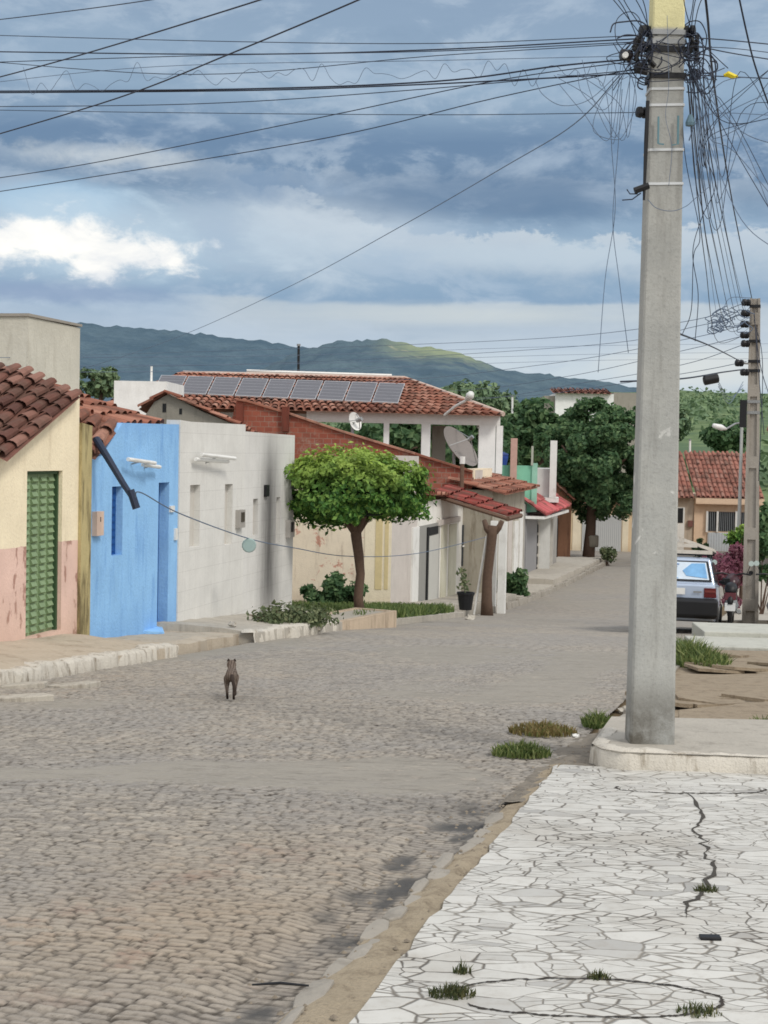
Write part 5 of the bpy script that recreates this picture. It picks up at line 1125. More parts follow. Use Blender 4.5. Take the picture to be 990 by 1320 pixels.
for z in zr_: bar(-W*.55, W*.55, -D_*.99, D_*.99, z-.12, z+.12)
mb.build('shaft', plaster('brown_grey_pole', (162, 156, 147), (110, 103, 95), .5, .5, foot=.1), t2)
mb = MB()
for z in (qb.z+1.0, qb.z+1.75): c = q2pt(z, 0, D_*.55); mb.lathe(c, [(.045, 0), (.045, .012)], 10, fQd.n)
mb.build('bolt_hole', m_dark, t2)
for x, y in ((962, 390), (961, 404), (960, 418), (960, 432), (961, 443), (953, 468), (960, 480)):
    c = at(x, y, YQ-.1); mb = MB(); mb.lathe(c, [(.03, -.09), (.07, -.07), (.075, -.02), (.05, 0), (.075, .03), (.07, .07), (.03, .09)], 9, (1, .3, 0)); o = mb.build('insulator', m_black, t2)
    mb = MB(); mb.tube([c, at(971, y+1, YQ)], .02, 5); mb.build('insulator_pin', m_metal, t2)
for y in (395, 440, 466, 478, 518, 532):
    mb = MB(); z = at(970, y, YQ).z; f = 1.06
    mb.hexa([q2pt(z_, a, b) for z_ in (z-.03, z+.03) for a, b in ((-W*f, -D_*f), (W*f, -D_*f), (W*f, D_*f), (-W*f, D_*f))]); mb.build('band', m_metal if y > 500 else m_black, t2)
u = at(958, 535, YQ-.05); mb = MB(); fr = Fr((u.x, u.y), (1, -.25)); mb.box(fr, -.07, .07, -.1, .1, u.z-.25, u.z+.3); mb.build('meter_cabinet', m_black, t2)
# slender lamp post behind
b = at(956, 583, 62); t3 = thing('lamp_post', 'thin pale lamp post with white lamp head left of the far pole', 'lamp post', (b.x, 62, gz(62)))
mb = MB(); b.z = gz(62); tp = at(957, 520, 62); mb.tube([b, tp], [.09, .06], 8); mb.build('post', flat('pale_post', (176, 180, 178), .6, .1), t3)
mb = MB(); e = at(936, 553, 61); mb.tube([at(956.5, 545, 62), at(948, 546, 61.6), e], .04, 6); mb.build('arm', m_metal, t3)
mb = MB(); e2 = at(920, 548.5, 60.5); mb.tube([e, e.lerp(e2, .4), e2], [.05, .13, .09], 8); mb.build('lamp_head', flat('white_lamp_shell', (226, 226, 224), .4, .03), t3, smooth=True)
# street lamp on the terrace house
p0 = fX.w(573, 535, .1); e = at(601, 516, 50.5); e2 = at(607, 508, 50.2)
t3 = thing('street_lamp', 'white street lamp arm rising above the tiled roof hip', 'street lamp', p0)
mb = MB(); mb.tube([p0, p0.lerp(e, .5)+Vector((0, 0, .05)), e], .045, 6); mb.build('arm', m_white, t3)
mb = MB(); mb.tube([e, e.lerp(e2, .5)+Vector((.05, 0, .05)), e2], [.06, .15, .12], 8); mb.build('lamp_head', flat('pale_lamp_shell', (214, 216, 212), .4, .03), t3, smooth=True)
for x, y0, y1, Y, l in ((660.5, 512, 560, 86, 'thin pale post right of the roof hip, before the dark trees'), (889.5, 568, 583, 84, 'short white vent post on the ridge of the orange roof'), (385, 446, 480, 58, 'short dark antenna mast above the solar panel roof')):
    b, e = at(x, y1, Y), at(x, y0, Y); nm = 'post' if Y != 58 else 'antenna'; tk = thing(nm, l, nm, b); mb = MB(); mb.tube([b-Vector((0, 0, 1.2 if Y != 84 else .4)), e], .06 if Y != 58 else .05, 6); mb.build('shaft', m_white if Y != 58 else m_dark, tk)
    mb = MB(); mb.tube([e, e+Vector((0, 0, .08))], .075, 6); mb.build('cap', m_metal, tk)
# ================================================================== CABLES
def cable(pts, label, r=.006, mat=None, name='utility_cable', group=None, sag=0.0, cat='cable'):
    P = [at(*p) if not isinstance(p, Vector) else p for p in pts]
    if len(P) == 2 and sag: P = [P[0].lerp(P[1], k/8)-Vector((0, 0, sag*4*(k/8)*(1-k/8))) for k in range(9)]
    P = catmull(P, 8 if len(P) > 2 else 1) if len(P) > 2 else P
    r = r*.66
    mb = MB(); mb.tube(P, r, 5); return tag(mb.build(name, mat or m_wire, smooth=True), label, cat, group)
gl = 'overhead cables running left from the main pole'
Yl = 11.6
cable([(-60, 32, 12.5), (60, 18, 11.5), (200, -1, 10.4), (420, -40, 9)], 'topmost cable cutting the upper left corner of the sky', .006)
cable([(-60, 115, 13), (100, 72, 11.5), (335, 0, 9.6), (480, -50, 8.6)], 'upper of the two steep thick cables rising out of the top edge', .0085)
cable([(-60, 190, 13), (150, 127, 11.5), (300, 68, 10.2), (462, 0, 9), (560, -45, 8.2)], 'lower of the two steep thick cables rising out of the top edge', .0085)
cable([(-60, 44, 12), (270, 53, 11), (560, 56, 10.3), (822, 46, 9.6)], 'thin highest nearly level cable reaching the main pole', .0045)
cable([(-60, 66, 12), (300, 70, 11), (560, 64, 10.2), (822, 50, 9.6)], 'thick nearly level cable below the thin highest one', .0075)
cable([(-60, 82, 12.1), (250, 72, 11), (560, 66, 10.2), (822, 54, 9.6)], 'thin cable twisted along the thick level one', .005)
cable([(-60, 76, 12.1), (250, 96, 11), (560, 72, 10.2), (820, 56, 9.6)], 'slightly sagging thin cable under the thick level one', .0045)
cable([(-60, 118, 12.2), (300, 115, 11), (560, 105, 10.2), (720, 85, 9.8), (822, 76, 9.6)], 'thickest black cable of the lower bundle', .009)
cable([(-60, 120, 12.2), (300, 117, 11), (520, 110, 10.2), (720, 100, 9.8), (822, 94, 9.6)], 'second thick cable just under the thickest one', .008)
cable([(-60, 112, 12.2), (200, 86, 11.2), (560, 78, 10.2), (820, 72, 9.6)], 'thin grey cable between the upper and lower bundles', .0035, m_wire2)
cable([(-60, 138, 12.2), (250, 134, 11), (520, 117, 10.2), (822, 90, 9.6)], 'thin cable sagging below the lower bundle', .005)
cable([(-60, 141, 12.2), (200, 145, 11.2), (560, 148, 10.2), (824, 145, 9.6)], 'flat thin cable ending at the round black insulator', .004)
cable([(-60, 238, 12.6), (120, 210, 11.8), (420, 150, 10.6), (640, 104, 10), (822, 78, 9.6)], 'upper of the two long sloping cables over the white cloud', .0055)
cable([(-60, 256, 12.6), (120, 228, 11.8), (420, 178, 10.6), (640, 126, 10), (822, 88, 9.6)], 'lower of the two long sloping cables over the white cloud', .0055)
cable([(70, 486, 33), (160, 459, 28), (250, 426, 24), (380, 366, 19), (520, 290, 14.5), (650, 215, 11.8), (740, 160, 10.4), (800, 96, 9.6)], 'single thin cable sloping far down to the left over the hills', .006, m_wire2)
# curly loose wire along the bundle
P = []; rr = random.Random(3); 
for i in range(70):
    k = i/69; x = 30+k*780; P.append(at(x, 108-12*k+rr.gauss(0, 7)-(8 if i % 5 == 0 else 0)-(14 if i % 13 == 0 else 0)+(6*math.sin(i*.9)), 11.4-1.8*k))
cable(P, 'loose curly grey wire wound along the lower bundle', .0028, m_wire2)
gr_ = 'cables running right from the main pole'
cable([(882, 48, 9.6), (940, 52, 9.6), (1040, 62, 9.7)], 'upper thick cable leaving the pole to the right edge', .006)
cable([(882, 55, 9.6), (940, 68, 9.6), (1040, 84, 9.7)], 'second cable leaving the pole to the right edge', .006)
cable([(882, 62, 9.6), (940, 62, 9.6), (1040, 74, 9.7)], 'thin cable between the two leaving right', .004)
cable([(884, 96, 9.6), (940, 99, 9.6), (1040, 103, 9.7)], 'cable to the right carrying the yellow tag', .006)
c = at(942, 98, 9.55); mb = MB(); mb.tube([c+Vector((-.045, 0, .003)), c+Vector((-.02, 0, .012)), c+Vector((.02, 0, -.004)), c+Vector((.045, 0, 0))], [.008, .02, .018, .006], 6); tag(mb.build('cable_tag', flat('yellow_plastic', (220, 200, 40), .5, .1)), 'yellow plastic tag on the right hand cable', 'tag')
cable([(945, -40, 8), (962, 40, 8.4), (975, 90, 8.7), (1000, 160, 9.2)], 'thick cable crossing the upper right corner', .008)
cable([(905, -40, 9.4), (912, 20, 9.6), (922, 120, 12), (944, 260, 20), (969, 384, 29.8)], 'thick black cable running from overhead down to the far pole', .013)
gd = 'slack cables between the main pole and the far pole'
ends = [(884, 90, 930, 420), (889, 100, 938, 425), (893, 95, 944, 415), (898, 100, 950, 410), (902, 95, 955, 405), (906, 90, 958, 398), (912, 100, 962, 402), (887, 110, 925, 440), (895, 110, 948, 430)]
rr = random.Random(6)
for i, (x0, y0, x1, y1) in enumerate(ends):
    cable([(x0, y0, 9.6), (x0+(x1-x0)*.22+rr.uniform(-5, 5), y0+(y1-y0)*.34, 12), (x0+(x1-x0)*.55+rr.uniform(-4, 4), y0+(y1-y0)*.7, 18), (x1, y1, 29), (968, 395+(y1-398)*.8, 29.9)], 'thin slack cable among those dropping from the main pole to the far pole', .005+.003*(i % 2), m_wire if i % 3 else m_wire2, group=gd)
gh = 'loose ends dangling left of the main pole'
cable([(790, 100, 9.7), (788, 180, 9.7), (793, 270, 9.7), (780, 360, 9.7), (771, 480, 9.7)], 'long loose wire dangling left of the pole, ending lower left', .0035, m_wire2)
cable([(802, 115, 9.7), (796, 200, 9.7), (790, 285, 9.7), (798, 360, 9.7), (810, 455, 9.7)], 'long loose wire dangling left of the pole, crossing its neighbour', .0035, m_wire2)
cable([(812, 90, 9.6), (820, 130, 9.6), (806, 170, 9.6), (793, 180, 9.6), (765, 168, 9.6), (775, 130, 9.6), (800, 100, 9.6)], 'open loop of wire left of the pole head', .0035, m_wire2)
cable([(800, 92, 9.6), (760, 128, 9.6), (725, 136, 9.6), (700, 122, 9.6), (690, 104, 9.7)], 'wide hanging loop of wire left of the pole', .0035, m_wire2)
cable([(835, 257, 9.5), (846, 268, 9.43), (866, 272, 9.43), (884, 266, 9.48), (896, 256, 9.5), (915, 240, 9.55)], 'wire loop sagging round the pole shaft', .0035, m_wire2)
cable([(878, 100, 9.6), (883, 200, 9.6), (902, 300, 9.6), (894, 330, 9.6), (891, 400, 9.7), (880, 430, 10)], 'kinked loose wire hanging right of the pole', .004)
cable([(884, 100, 9.6), (903, 140, 9.6), (910, 200, 9.6), (922, 240, 9.6), (905, 280, 9.6), (893, 325, 9.6), (900, 380, 9.7), (896, 440, 9.7)], 'second kinked wire knotted to the first right of the pole', .004)
for i, (a, b, c) in enumerate((((884, 60), (960, 190), (1010, 320)), ((886, 70), (940, 180), (1010, 300)), ((885, 90), (950, 165), (1010, 190)), ((884, 80), (930, 155), (1010, 150)), ((886, 100), (948, 270), (1010, 330)))):
    cable([(*a, 9.6), (*b, 9.2), (*c, 8.7)], ['upper', 'second', 'third', 'fourth', 'lowest'][i]+' slack wire curving out to the right edge, counted from the top of the pole', .004, m_wire if i % 2 else m_wire2)
cable([(860, 20, 9.4), (862, 110, 9.4), (858, 150, 9.42), (866, 190, 9.42), (862, 240, 9.43)], 'thin wire trailing down the front of the pole', .0025, m_wire2)
for i, (x0, x1) in enumerate(((765, 830), (790, 838), (772, 822), (800, 842), (815, 836), (880, 895), (905, 890), (920, 893), (895, 884))):
    cable([(x0, -30, 9.0), ((x0+x1)/2+R.uniform(-6, 6), 8, 9.3), (x1, 50, 9.6)], 'thin wire coming down from above into the pole head', .0045, m_wire, group='wires coming down into the pole head')
rr = random.Random(61)
for i in range(12):
    x0 = rr.uniform(880, 900); x1 = x0+rr.uniform(20, 100); yb = rr.uniform(140, 330)
    cable([(x0, rr.uniform(45, 105), 9.6), ((x0*2+x1)/3+rr.uniform(-10, 10), yb*.8, 9.55), ((x0+x1)/2+rr.uniform(-12, 12), yb, 9.5), (x1, rr.uniform(60, 240), 9.4), (1020, rr.uniform(40, 300), 9.2)], 'slack drop wire looping to the right of the main pole head', .0035, m_wire2 if i % 2 else m_wire, group='slack drop wires looping right of the main pole')
for i in range(6):
    x0 = rr.uniform(800, 828); cable([(x0, rr.uniform(60, 100), 9.6), (x0-rr.uniform(5, 30), rr.uniform(130, 190), 9.6), (x0-rr.uniform(20, 60), rr.uniform(100, 150), 9.62), (x0-rr.uniform(60, 100), rr.uniform(75, 110), 9.7)], 'short loose wire loop hanging left of the main pole head', .0032, m_wire2, group='short loose wire loops left of the main pole')
# tangle
mb = MB(); rr = random.Random(15)
for i in range(34):
    cx, cy = (rr.gauss(832, 13), rr.gauss(66, 20)) if i % 3 else (rr.gauss(896, 9), rr.gauss(72, 24)); ph = rr.uniform(0, 6); rx, ry = rr.uniform(6, 26), rr.uniform(6, 26); dy = rr.uniform(-.06, .12)
    P = [at(cx+rx*math.cos(ph+k*.6)*(1+.2*rr.random()), cy+ry*math.sin(ph+k*.6)*(1+.25*rr.random()), YP+dy+.012*k*rr.random()) for k in range(rr.randint(6, 11))]
    mb.tube(catmull(P, 5), rr.choice((.003, .004, .005)), 5)
for i in range(14):
    x = rr.uniform(820, 905); P = [at(x, rr.uniform(40, 100), YP-.1), at(x+rr.uniform(-30, 30), rr.uniform(40, 110), YP-.12), at(x+rr.uniform(-50, 50), rr.uniform(30, 120), YP-.06)]; mb.tube(catmull(P, 6), .003, 5)
tag(mb.build('cable_tangle', m_wire, smooth=True), 'dense black tangle of looped cable wrapped round the main pole head', 'cable tangle')
mb = MB()
for i in range(8):
    c = at(rr.uniform(818, 842), rr.uniform(42, 96), YP+.02); mb2 = Vector((rr.gauss(0, 1), 0, rr.gauss(0, 1))).normalized(); mb = MB(); mb.tube([c-mb2*.035, c+mb2*.035], .016, 6); mb.build('cable_clamp', m_black, t)
for i in range(6):
    c = at(rr.uniform(884, 905), rr.uniform(45, 105), YP+.02); mb2 = Vector((rr.gauss(0, .5), 0, 1)).normalized(); mb = MB(); mb.tube([c-mb2*.03, c+mb2*.03], .014, 6); mb.build('cable_clamp', m_black, t)
# far pole's wires
gw = 'far wires crossing the sky behind the main pole'
for i, (y0, pts) in enumerate(((432, ((880, 452), (720, 487), (560, 505))), (418, ((880, 438), (700, 470), (480, 492))), (404, ((900, 420), (760, 445), (430, 465))), (443, ((880, 470), (760, 492), (560, 520))), (390, ((880, 415), (700, 436), (420, 448))), (466, ((890, 480), (760, 500), (640, 512))))):
    cable([(962, y0, 30), (pts[0][0], pts[0][1], 33), (pts[1][0], pts[1][1], 42), (pts[2][0], pts[2][1], 55), (pts[2][0]-320, pts[2][1]+10, 72), (-60, pts[2][1]+14, 84)], ['fourth', 'third', 'second', 'fifth', 'highest', 'lowest'][i]+' of the far wires fanning left from the far pole, counted downward', .011, m_wire2)
for i, y in enumerate((457, 468, 476)):
    cable([(-30, y+4, 26), (200, y+3, 33), (420, y, 42), (640, y-8, 50), (800, y-12, 58), (1000, y-14, 66)], ['upper', 'middle', 'lower'][i]+' faint wire in front of the dark hills, left of the pole', .009, m_wire2)
cable([(870, 428, 12), (920, 448, 20), (955, 466, 29.9)], 'thick cable sloping down to the clamp of the far pole', .014)
cable([(800, 492, 20), (880, 488, 23), (930, 480, 27), (960, 476, 30)], 'thick cable holding the black splice box', .02)
a_, b_ = at(907, 491, 25), at(926, 487, 25); mb = MB(); mb.tube([a_, b_], .085, 8); tag(mb.build('splice_box', m_black, bevel=.02), 'black splice box hanging on the cable left of the far pole', 'splice box')
mb = MB(); rr = random.Random(5)
for i in range(16):
    cx, cy = rr.uniform(915, 962), rr.uniform(388, 425); P = [at(cx+rr.uniform(4, 14)*math.cos(k*.8+i), cy+rr.uniform(3, 9)*math.sin(k*.8+i), 29.7) for k in range(8)]; mb.tube(catmull(P, 4), .009, 4)
tag(mb.build('cable_tangle', m_wire2, smooth=True), 'loose tangle of wire loops at the far pole top', 'cable tangle')
for i in range(3):
    cable([(926, 492+i*3, 27), (940, 512+i*4, 28.5), (958, 500-i*4, 29.8)], 'drooping wire loop under the splice box', .009, m_wire2, group='drooping wire loops under the splice box')
for i, (x1, y1) in enumerate(((985, 560), (995, 520), (978, 620))): cable([(972, 400+i*6, 29.9), (977+i*3, 470, 29.5), (x1, y1, 29)], ['left', 'right', 'middle'][i]+' wire dropping down the right side of the far pole', .012, m_wire)
cable([(968, 384, 29.8), (940, 385, 29.5), (930, 410, 29.4)], 'wire arching over the far pole top', .01, m_wire2)
# low service cable and its coil
e0 = at(174, 642, 17.75)
cable([(174, 641, 17.7), (182, 635, 17.8), (232, 662, 19.5), (320, 694, 23), (378, 706, 26), (450, 717, 29.5), (540, 713, 33.5), (636, 690, 40)], 'low sagging cable strung from the blue house arm past the trees', .013, m_wire2)
c = at(321, 703, 23); mb = MB(); mb.lathe(c, [(.03, -.03), (.1, -.03), (.115, 0), (.1, .03), (.03, .03)], 14, (.2, -1, 0)); mb.tube([c+Vector((0, 0, .08)), at(321, 694, 23)], .02, 6); tag(mb.build('cable_box', flat('pale_teal_plastic', (150, 170, 166), .5, .1), smooth=False), 'round pale teal box hanging on the low cable', 'cable box')
# ================================================================== CAR
YC = 27.3
cc = at(868, 800, YC); fC = Fr((cc.x, cc.y), SD)         # u = forward, n = to the right
gzc = lambda u: gz(cc.y+u*SD.y)
z0c = gz(cc.y+1.6)
def cpt(u, n, z): p = fC.pt(u, n, 0); return Vector((p.x, p.y, gz(cc.y)+(gz(cc.y+3.4)-gz(cc.y))*u/3.6+z))
tc = thing('parked_car', 'silver boxy hatchback with black bumper parked half behind the main pole', 'car', cpt(1.8, 0, 0))
def paint(name, rgb):
    t_ = NT(name); c = L4(rgb); n = t_.noise(t_.pos(), 3, 4); p = t_.n('BsdfPrincipled', {'Base Color': t_.mix(n, k4(c, .92), k4(c, 1.05)), 'Roughness': .35, 'Metallic': .3, 'Coat Weight': .4}); t_.n('OutputMaterial', {0: p.outputs[0]}); return t_.m
m_car = paint('silver_car_paint', (182, 196, 216))
st = [(0, .74, .3, .92), (.06, .77, .26, .95), (.6, .785, .22, .93), (2.3, .785, .22, .92), (2.6, .775, .24, .92), (3.3, .74, .26, .84), (3.58, .68, .32, .7)]
mb = MB(); vs = []
for u, w, zb_, zt_2 in st:
    vs += [cpt(u, -w*.96, zb_), cpt(u, -w, (zb_+zt_2)*.5), cpt(u, -w*.95, zt_2), cpt(u, w*.95, zt_2), cpt(u, w, (zb_+zt_2)*.5), cpt(u, w*.96, zb_)]
n6 = 6; mb.add(vs, [(i*n6+k, i*n6+(k+1) % n6, (i+1)*n6+(k+1) % n6, (i+1)*n6+k) for i in range(len(st)-1) for k in range(n6)]+[tuple(range(n6))[::-1], tuple(range((len(st)-1)*n6, len(st)*n6))])
gh_ = [(.05, .73, .93), (.3, .62, 1.41), (.5, .61, 1.44), (1.7, .61, 1.44), (1.95, .62, 1.40), (2.6, .71, .915)]
vs = []
for u, w, z in gh_: vs += [cpt(u, -w, z), cpt(u, w, z)]
vb = [cpt(.05, -.73, .92), cpt(.05, .73, .92), cpt(2.6, .71, .9), cpt(2.6, -.71, .9)]
# roof shell: solid greenhouse with pillars
side = [[cpt(u, s*w, z) for u, w, z in gh_] for s in (-1, 1)]
k = len(mb.v); mb.v += [tuple(p) for p in side[0]+side[1]]; m_ = len(gh_)
mb.f += [(k+i, k+i+1, k+m_+i+1, k+m_+i) for i in range(m_-1)]+[tuple(k+i for i in range(m_))[::-1], tuple(k+m_+i for i in range(m_))]
mb.build('body', m_car, tc, bevel=.025)
def cpanel(pts, name, mat, parent=tc, lift=.006, out=None):
    P = [cpt(*p) for p in pts]; N = (P[1]-P[0]).cross(P[2]-P[0]).normalized(); o_ = out and (fC.n*out[1]+SD*out[0]) or N
    if N.dot(o_) < 0: N = -N
    m2 = MB(); m2.prism([p+N*lift for p in P], N*.008); return m2.build(name, mat, parent)
# rear window with advertising film
l = lambda f: (.05+.25*f, .73-.11*f, .93+.48*f)
def rw(s, f): u, w, z = l(f); return (u-.012, s*w, z)
m_film = flat('white_window_film', (206, 220, 234), .2, .25, spec=.7, scale=4); m_filmb = flat('blue_window_film', (120, 172, 228), .2, .5, spec=.6, scale=5)
seal = cpanel([rw(-.94, .12), rw(.94, .12), rw(.93, .9), rw(-.93, .9)], 'rear_window', m_black, out=(-1, 0))
cpanel([rw(-.88, .17), rw(.88, .17), rw(.87, .84), rw(-.87, .84)], 'window_film', m_film, seal, .016, (-1, 0))
for pts in ([rw(.84, .22), rw(.83, .8), rw(.45, .78), rw(.2, .5), rw(.3, .3)], [rw(-.8, .2), rw(-.5, .45), rw(-.1, .3), rw(.1, .2)]): cpanel(pts, 'film_picture', m_filmb, seal, .026, (-1, 0))
for f, a, b in ((.72, -.5, .1), (.62, -.3, .05), (.52, -.4, .0)): cpanel([rw(a, f), rw(b, f), rw(b, f+.05), rw(a, f+.05)], 'film_stripe', flat('navy_film', (120, 146, 184), .3), seal, .028, (-1, 0))
mb = MB(); vs = []
for z, w, u in ((.3, .77, -.1), (.36, .8, -.15), (.62, .8, -.15), (.68, .77, -.06)): vs += [cpt(u, -w, z), cpt(u, w, z), cpt(.22, w, z), cpt(.22, -w, z)]
mb.add(vs, [(i*4+k, i*4+(k+1) % 4, (i+1)*4+(k+1) % 4, (i+1)*4+k) for i in range(3) for k in range(4)]+[(3, 2, 1, 0), (12, 13, 14, 15)]); mb.build('bumper', m_black, tc, bevel=.02)
for s in (-1, 1):
    mb = MB(); mb.prism([cpt(-.02, s*.54, .69), cpt(-.02, s*.765, .69), cpt(-.02, s*.755, .87), cpt(-.02, s*.54, .87)], SD*.12); tl_ = mb.build('tail_light', flat('red_lens', (92, 20, 24), .2, .1, spec=.6), tc, bevel=.01)
    mb = MB(); mb.prism([cpt(-.024, s*.56, .79), cpt(-.024, s*.75, .79), cpt(-.024, s*.745, .83), cpt(-.024, s*.56, .83)], -SD*.006); mb.build('reverse_lens', flat('smoked_lens', (120, 60, 56), .2), tl_)
    for q in ([(.5, s*.71, .99), (1.25, s*.715, .97), (1.22, s*.64, 1.36), (.62, s*.64, 1.36)], [(1.32, s*.715, .97), (2.36, s*.71, .97), (1.88, s*.64, 1.35), (1.3, s*.64, 1.36)]): cpanel(q, 'side_window', m_glass, out=(0, s))
    mb = MB(); mb.tube([cpt(2.1, s*.74, .98), cpt(2.08, s*.86, 1.0)], [.03, .05], 7); mb.prism([cpt(2.05, s*.8, .93), cpt(2.05, s*.96, .94), cpt(2.05, s*.95, 1.07), cpt(2.05, s*.81, 1.06)], SD*.07); mb.build('mirror', m_black, tc, bevel=.01)
    for u in (.62, 2.85):
        c = cpt(u, s*.7, .27); mb = MB(); mb.lathe(c-fC.n*s*.08, [(.17, 0), (.26, .0), (.275, .04), (.275, .13), (.26, .17), (.17, .17)], 20, fC.n*s); wh = mb.build('tyre', flat('tyre_rubber', (28, 28, 30), .85, .2), tc)
        mb = MB(); mb.lathe(c-fC.n*s*.06, [(.17, .02), (.17, .12), (.05, .14)], 14, fC.n*s); mb.build('rim', m_metal, wh)
    mb = MB(); mb.box(fC, 0, .01, 0, .01, 0, .01)
    cpanel([(3.565, s*.42, .55), (3.55, s*.64, .55), (3.5, s*.63, .68), (3.52, s*.42, .68)], 'headlight', m_glass, out=(1, 0))
cpanel([(2.58, -.66, .95), (2.58, .66, .95), (2.0, .57, 1.36), (2.0, -.57, 1.36)], 'windscreen', m_glass, lift=.008, out=(1, 0))
cpanel([(-.006, -.2, .74), (-.006, .2, .74), (-.006, .2, .86), (-.006, -.2, .86)], 'plate', m_white, lift=.03, out=(-1, 0))
for a, b in ((-.2, -.1), (.35, .5)): cpanel([(-.004, a, .78), (-.004, b, .78), (-.004, b, .81), (-.004, a, .81)], 'badge', m_metal, lift=.02, out=(-1, 0))
# roof rack with white timber frame
tr = thing('roof_rack', 'roof rack of pale slats with peaked ends on the silver car', 'roof rack', cpt(1.1, 0, 1.45))
mb = MB()
for u in (.55, 1.6):
    for s in (-1, 1): mb.tube([cpt(u, s*.6, 1.4), cpt(u, s*.58, 1.5)], .035, 6)
    mb.tube([cpt(u, -.66, 1.51), cpt(u, .66, 1.51)], .025, 6)
mb.build('rack_bar', m_black, tr)
m_slat = flat('pale_timber', (206, 200, 190), .7, .1, dirt=.3)
for j, u in enumerate((.42, .8, 1.25, 1.75)):
    mb = MB()
    for s in (-1, 1):
        mb.hexa([cpt(u, s*.68, 1.55), cpt(u+.05, s*.68, 1.55), cpt(u+.05, s*.03, 1.76), cpt(u, s*.03, 1.76), cpt(u, s*.68, 1.61), cpt(u+.05, s*.68, 1.61), cpt(u+.05, s*.03, 1.82), cpt(u, s*.03, 1.82)])
    mb.build('peaked_slat', m_slat, tr)
mb = MB()
for n_, z in ((-.66, 1.55), (-.36, 1.66), (.36, 1.66), (.66, 1.55)): mb.tube([cpt(.4, n_, z), cpt(2.0, n_, z)], .02, 5)
mb.build('side_rail', m_black, tr)
for z, c in ((1.5, m_slat), (1.62, m_slat)):
    mb = MB(); w = .66 if z < 1.6 else .38; mb.hexa([cpt(u, n_, zz) for zz in (z, z+.07) for u, n_ in ((.36, -w), (.36, w), (.4, w), (.4, -w))]); mb.build('cross_slat', c, tr)
# ================================================================== MOTORBIKES
def motorbike(px, py, Y, label, seed):
    g = at(px, py, Y); g.z = gz(Y)+.05; fr = Fr((g.x, g.y), SD); P = lambda u, n, z: fr.pt(u, n, g.z+z)
    t = thing('motorbike', label, 'motorbike', g)
    for u in (.05, 1.25):
        mb = MB(); prof = [(.22, -.045), (.28, -.045), (.3, -.02), (.3, .02), (.28, .045), (.22, .045)]; mb.lathe(P(u, 0, .3), prof, 22, fr.n); w = mb.build('wheel', flat('bike_tyre', (30, 30, 32), .85, .2), t)
        mb = MB(); mb.lathe(P(u, 0, .3), [(.03, -.06), (.05, -.05), (.05, .05), (.03, .06)], 10, fr.n)
        for k in range(10): a = 2*PI*k/10; mb.tube([P(u, 0, .3), P(u+math.cos(a)*.22, 0, .3+math.sin(a)*.22)], .008, 4)
        mb.build('spokes', m_metal, w)
    mb = MB(); mb.tube([P(-.32, 0, .52), P(-.2, 0, .66), P(.1, 0, .68)], [.05, .07, .06], 8); mb.build('mudguard', m_black, t, smooth=True)
    mb = MB(); mb.prism([P(-.28, -.1, .6), P(-.28, .1, .6), P(-.24, .11, .74), P(-.24, -.11, .74)], SD*.08); mb.build('tail_light', flat('bike_red', (84, 30, 36), .3), t, bevel=.01)
    mb = MB(); mb.prism([P(-.37, -.1, .4), P(-.37, .1, .4), P(-.31, .1, .55), P(-.31, -.1, .55)], SD*.008); mb.build('plate', flat('plate_grey', (196, 196, 194), .5, .05), t)
    mb = MB(); mb.tube([P(-.22, 0, .76), P(.1, 0, .8), P(.4, 0, .76), P(.52, 0, .78)], [.1, .13, .11, .08], 8); mb.build('seat', m_black, t, smooth=True)
    mb = MB(); mb.tube([P(.48, 0, .8), P(.68, 0, .88), P(.92, 0, .84)], [.1, .16, .09], 9); mb.build('fuel_tank', flat('dark_red_tank', (58, 30, 36), .3), t, smooth=True)
    mb = MB(); mb.tube([P(.35, 0, .35), P(.6, 0, .42), P(.8, 0, .38)], [.1, .15, .1], 8); mb.build('engine', m_metal, t)
    mb = MB(); mb.tube([P(.05, 0, .3), P(.4, 0, .45), P(.9, 0, .8), P(1.0, 0, .95)], .03, 6); mb.tube([P(.0, 0, .68), P(.4, 0, .5)], .025, 6); mb.build('frame', m_dark, t)
    mb = MB()
    for s in (-1, 1): mb.tube([P(1.25, s*.08, .3), P(.98, s*.08, .95)], .022, 6)
    mb.build('fork', m_metal, t)
    mb = MB(); mb.tube([P(.8, -.36, 1.02), P(.95, -.2, 1.03), P(.98, 0, .98), P(.95, .2, 1.03), P(.8, .36, 1.02)], .018, 6); mb.build('handlebar', m_black, t)
    for s in (-1, 1):
        mb = MB(); mb.tube([P(.9, s*.28, 1.03), P(.9, s*.34, 1.2)], .008, 5); mr = mb.build('mirror_stem', m_black, t)
        mb = MB(); mb.lathe(P(.9, s*.36, 1.24), [(.01, -.01), (.055, -.01), (.05, .012), (.01, .015)], 12, SD); mb.build('mirror', flat('mirror_glass', (190, 205, 200), .1, .05), mr)
    mb = MB(); mb.tube([P(-.15, .16, .38), P(.25, .16, .32), P(.55, .1, .3)], [.045, .04, .025], 8); mb.build('exhaust', m_metal, t)
    mb = MB(); mb.lathe(P(1.08, 0, .92), [(.04, -.06), (.1, 0), (.09, .03)], 12, SD); mb.build('headlight', m_glass, t)
    return t
motorbike(941, 802, 28.6, 'dark motorbike with red tail light between the silver car and the far pole', 1)
motorbike(997, 800, 28.8, 'dark motorbike cut off by the right edge beyond the far pole', 2)
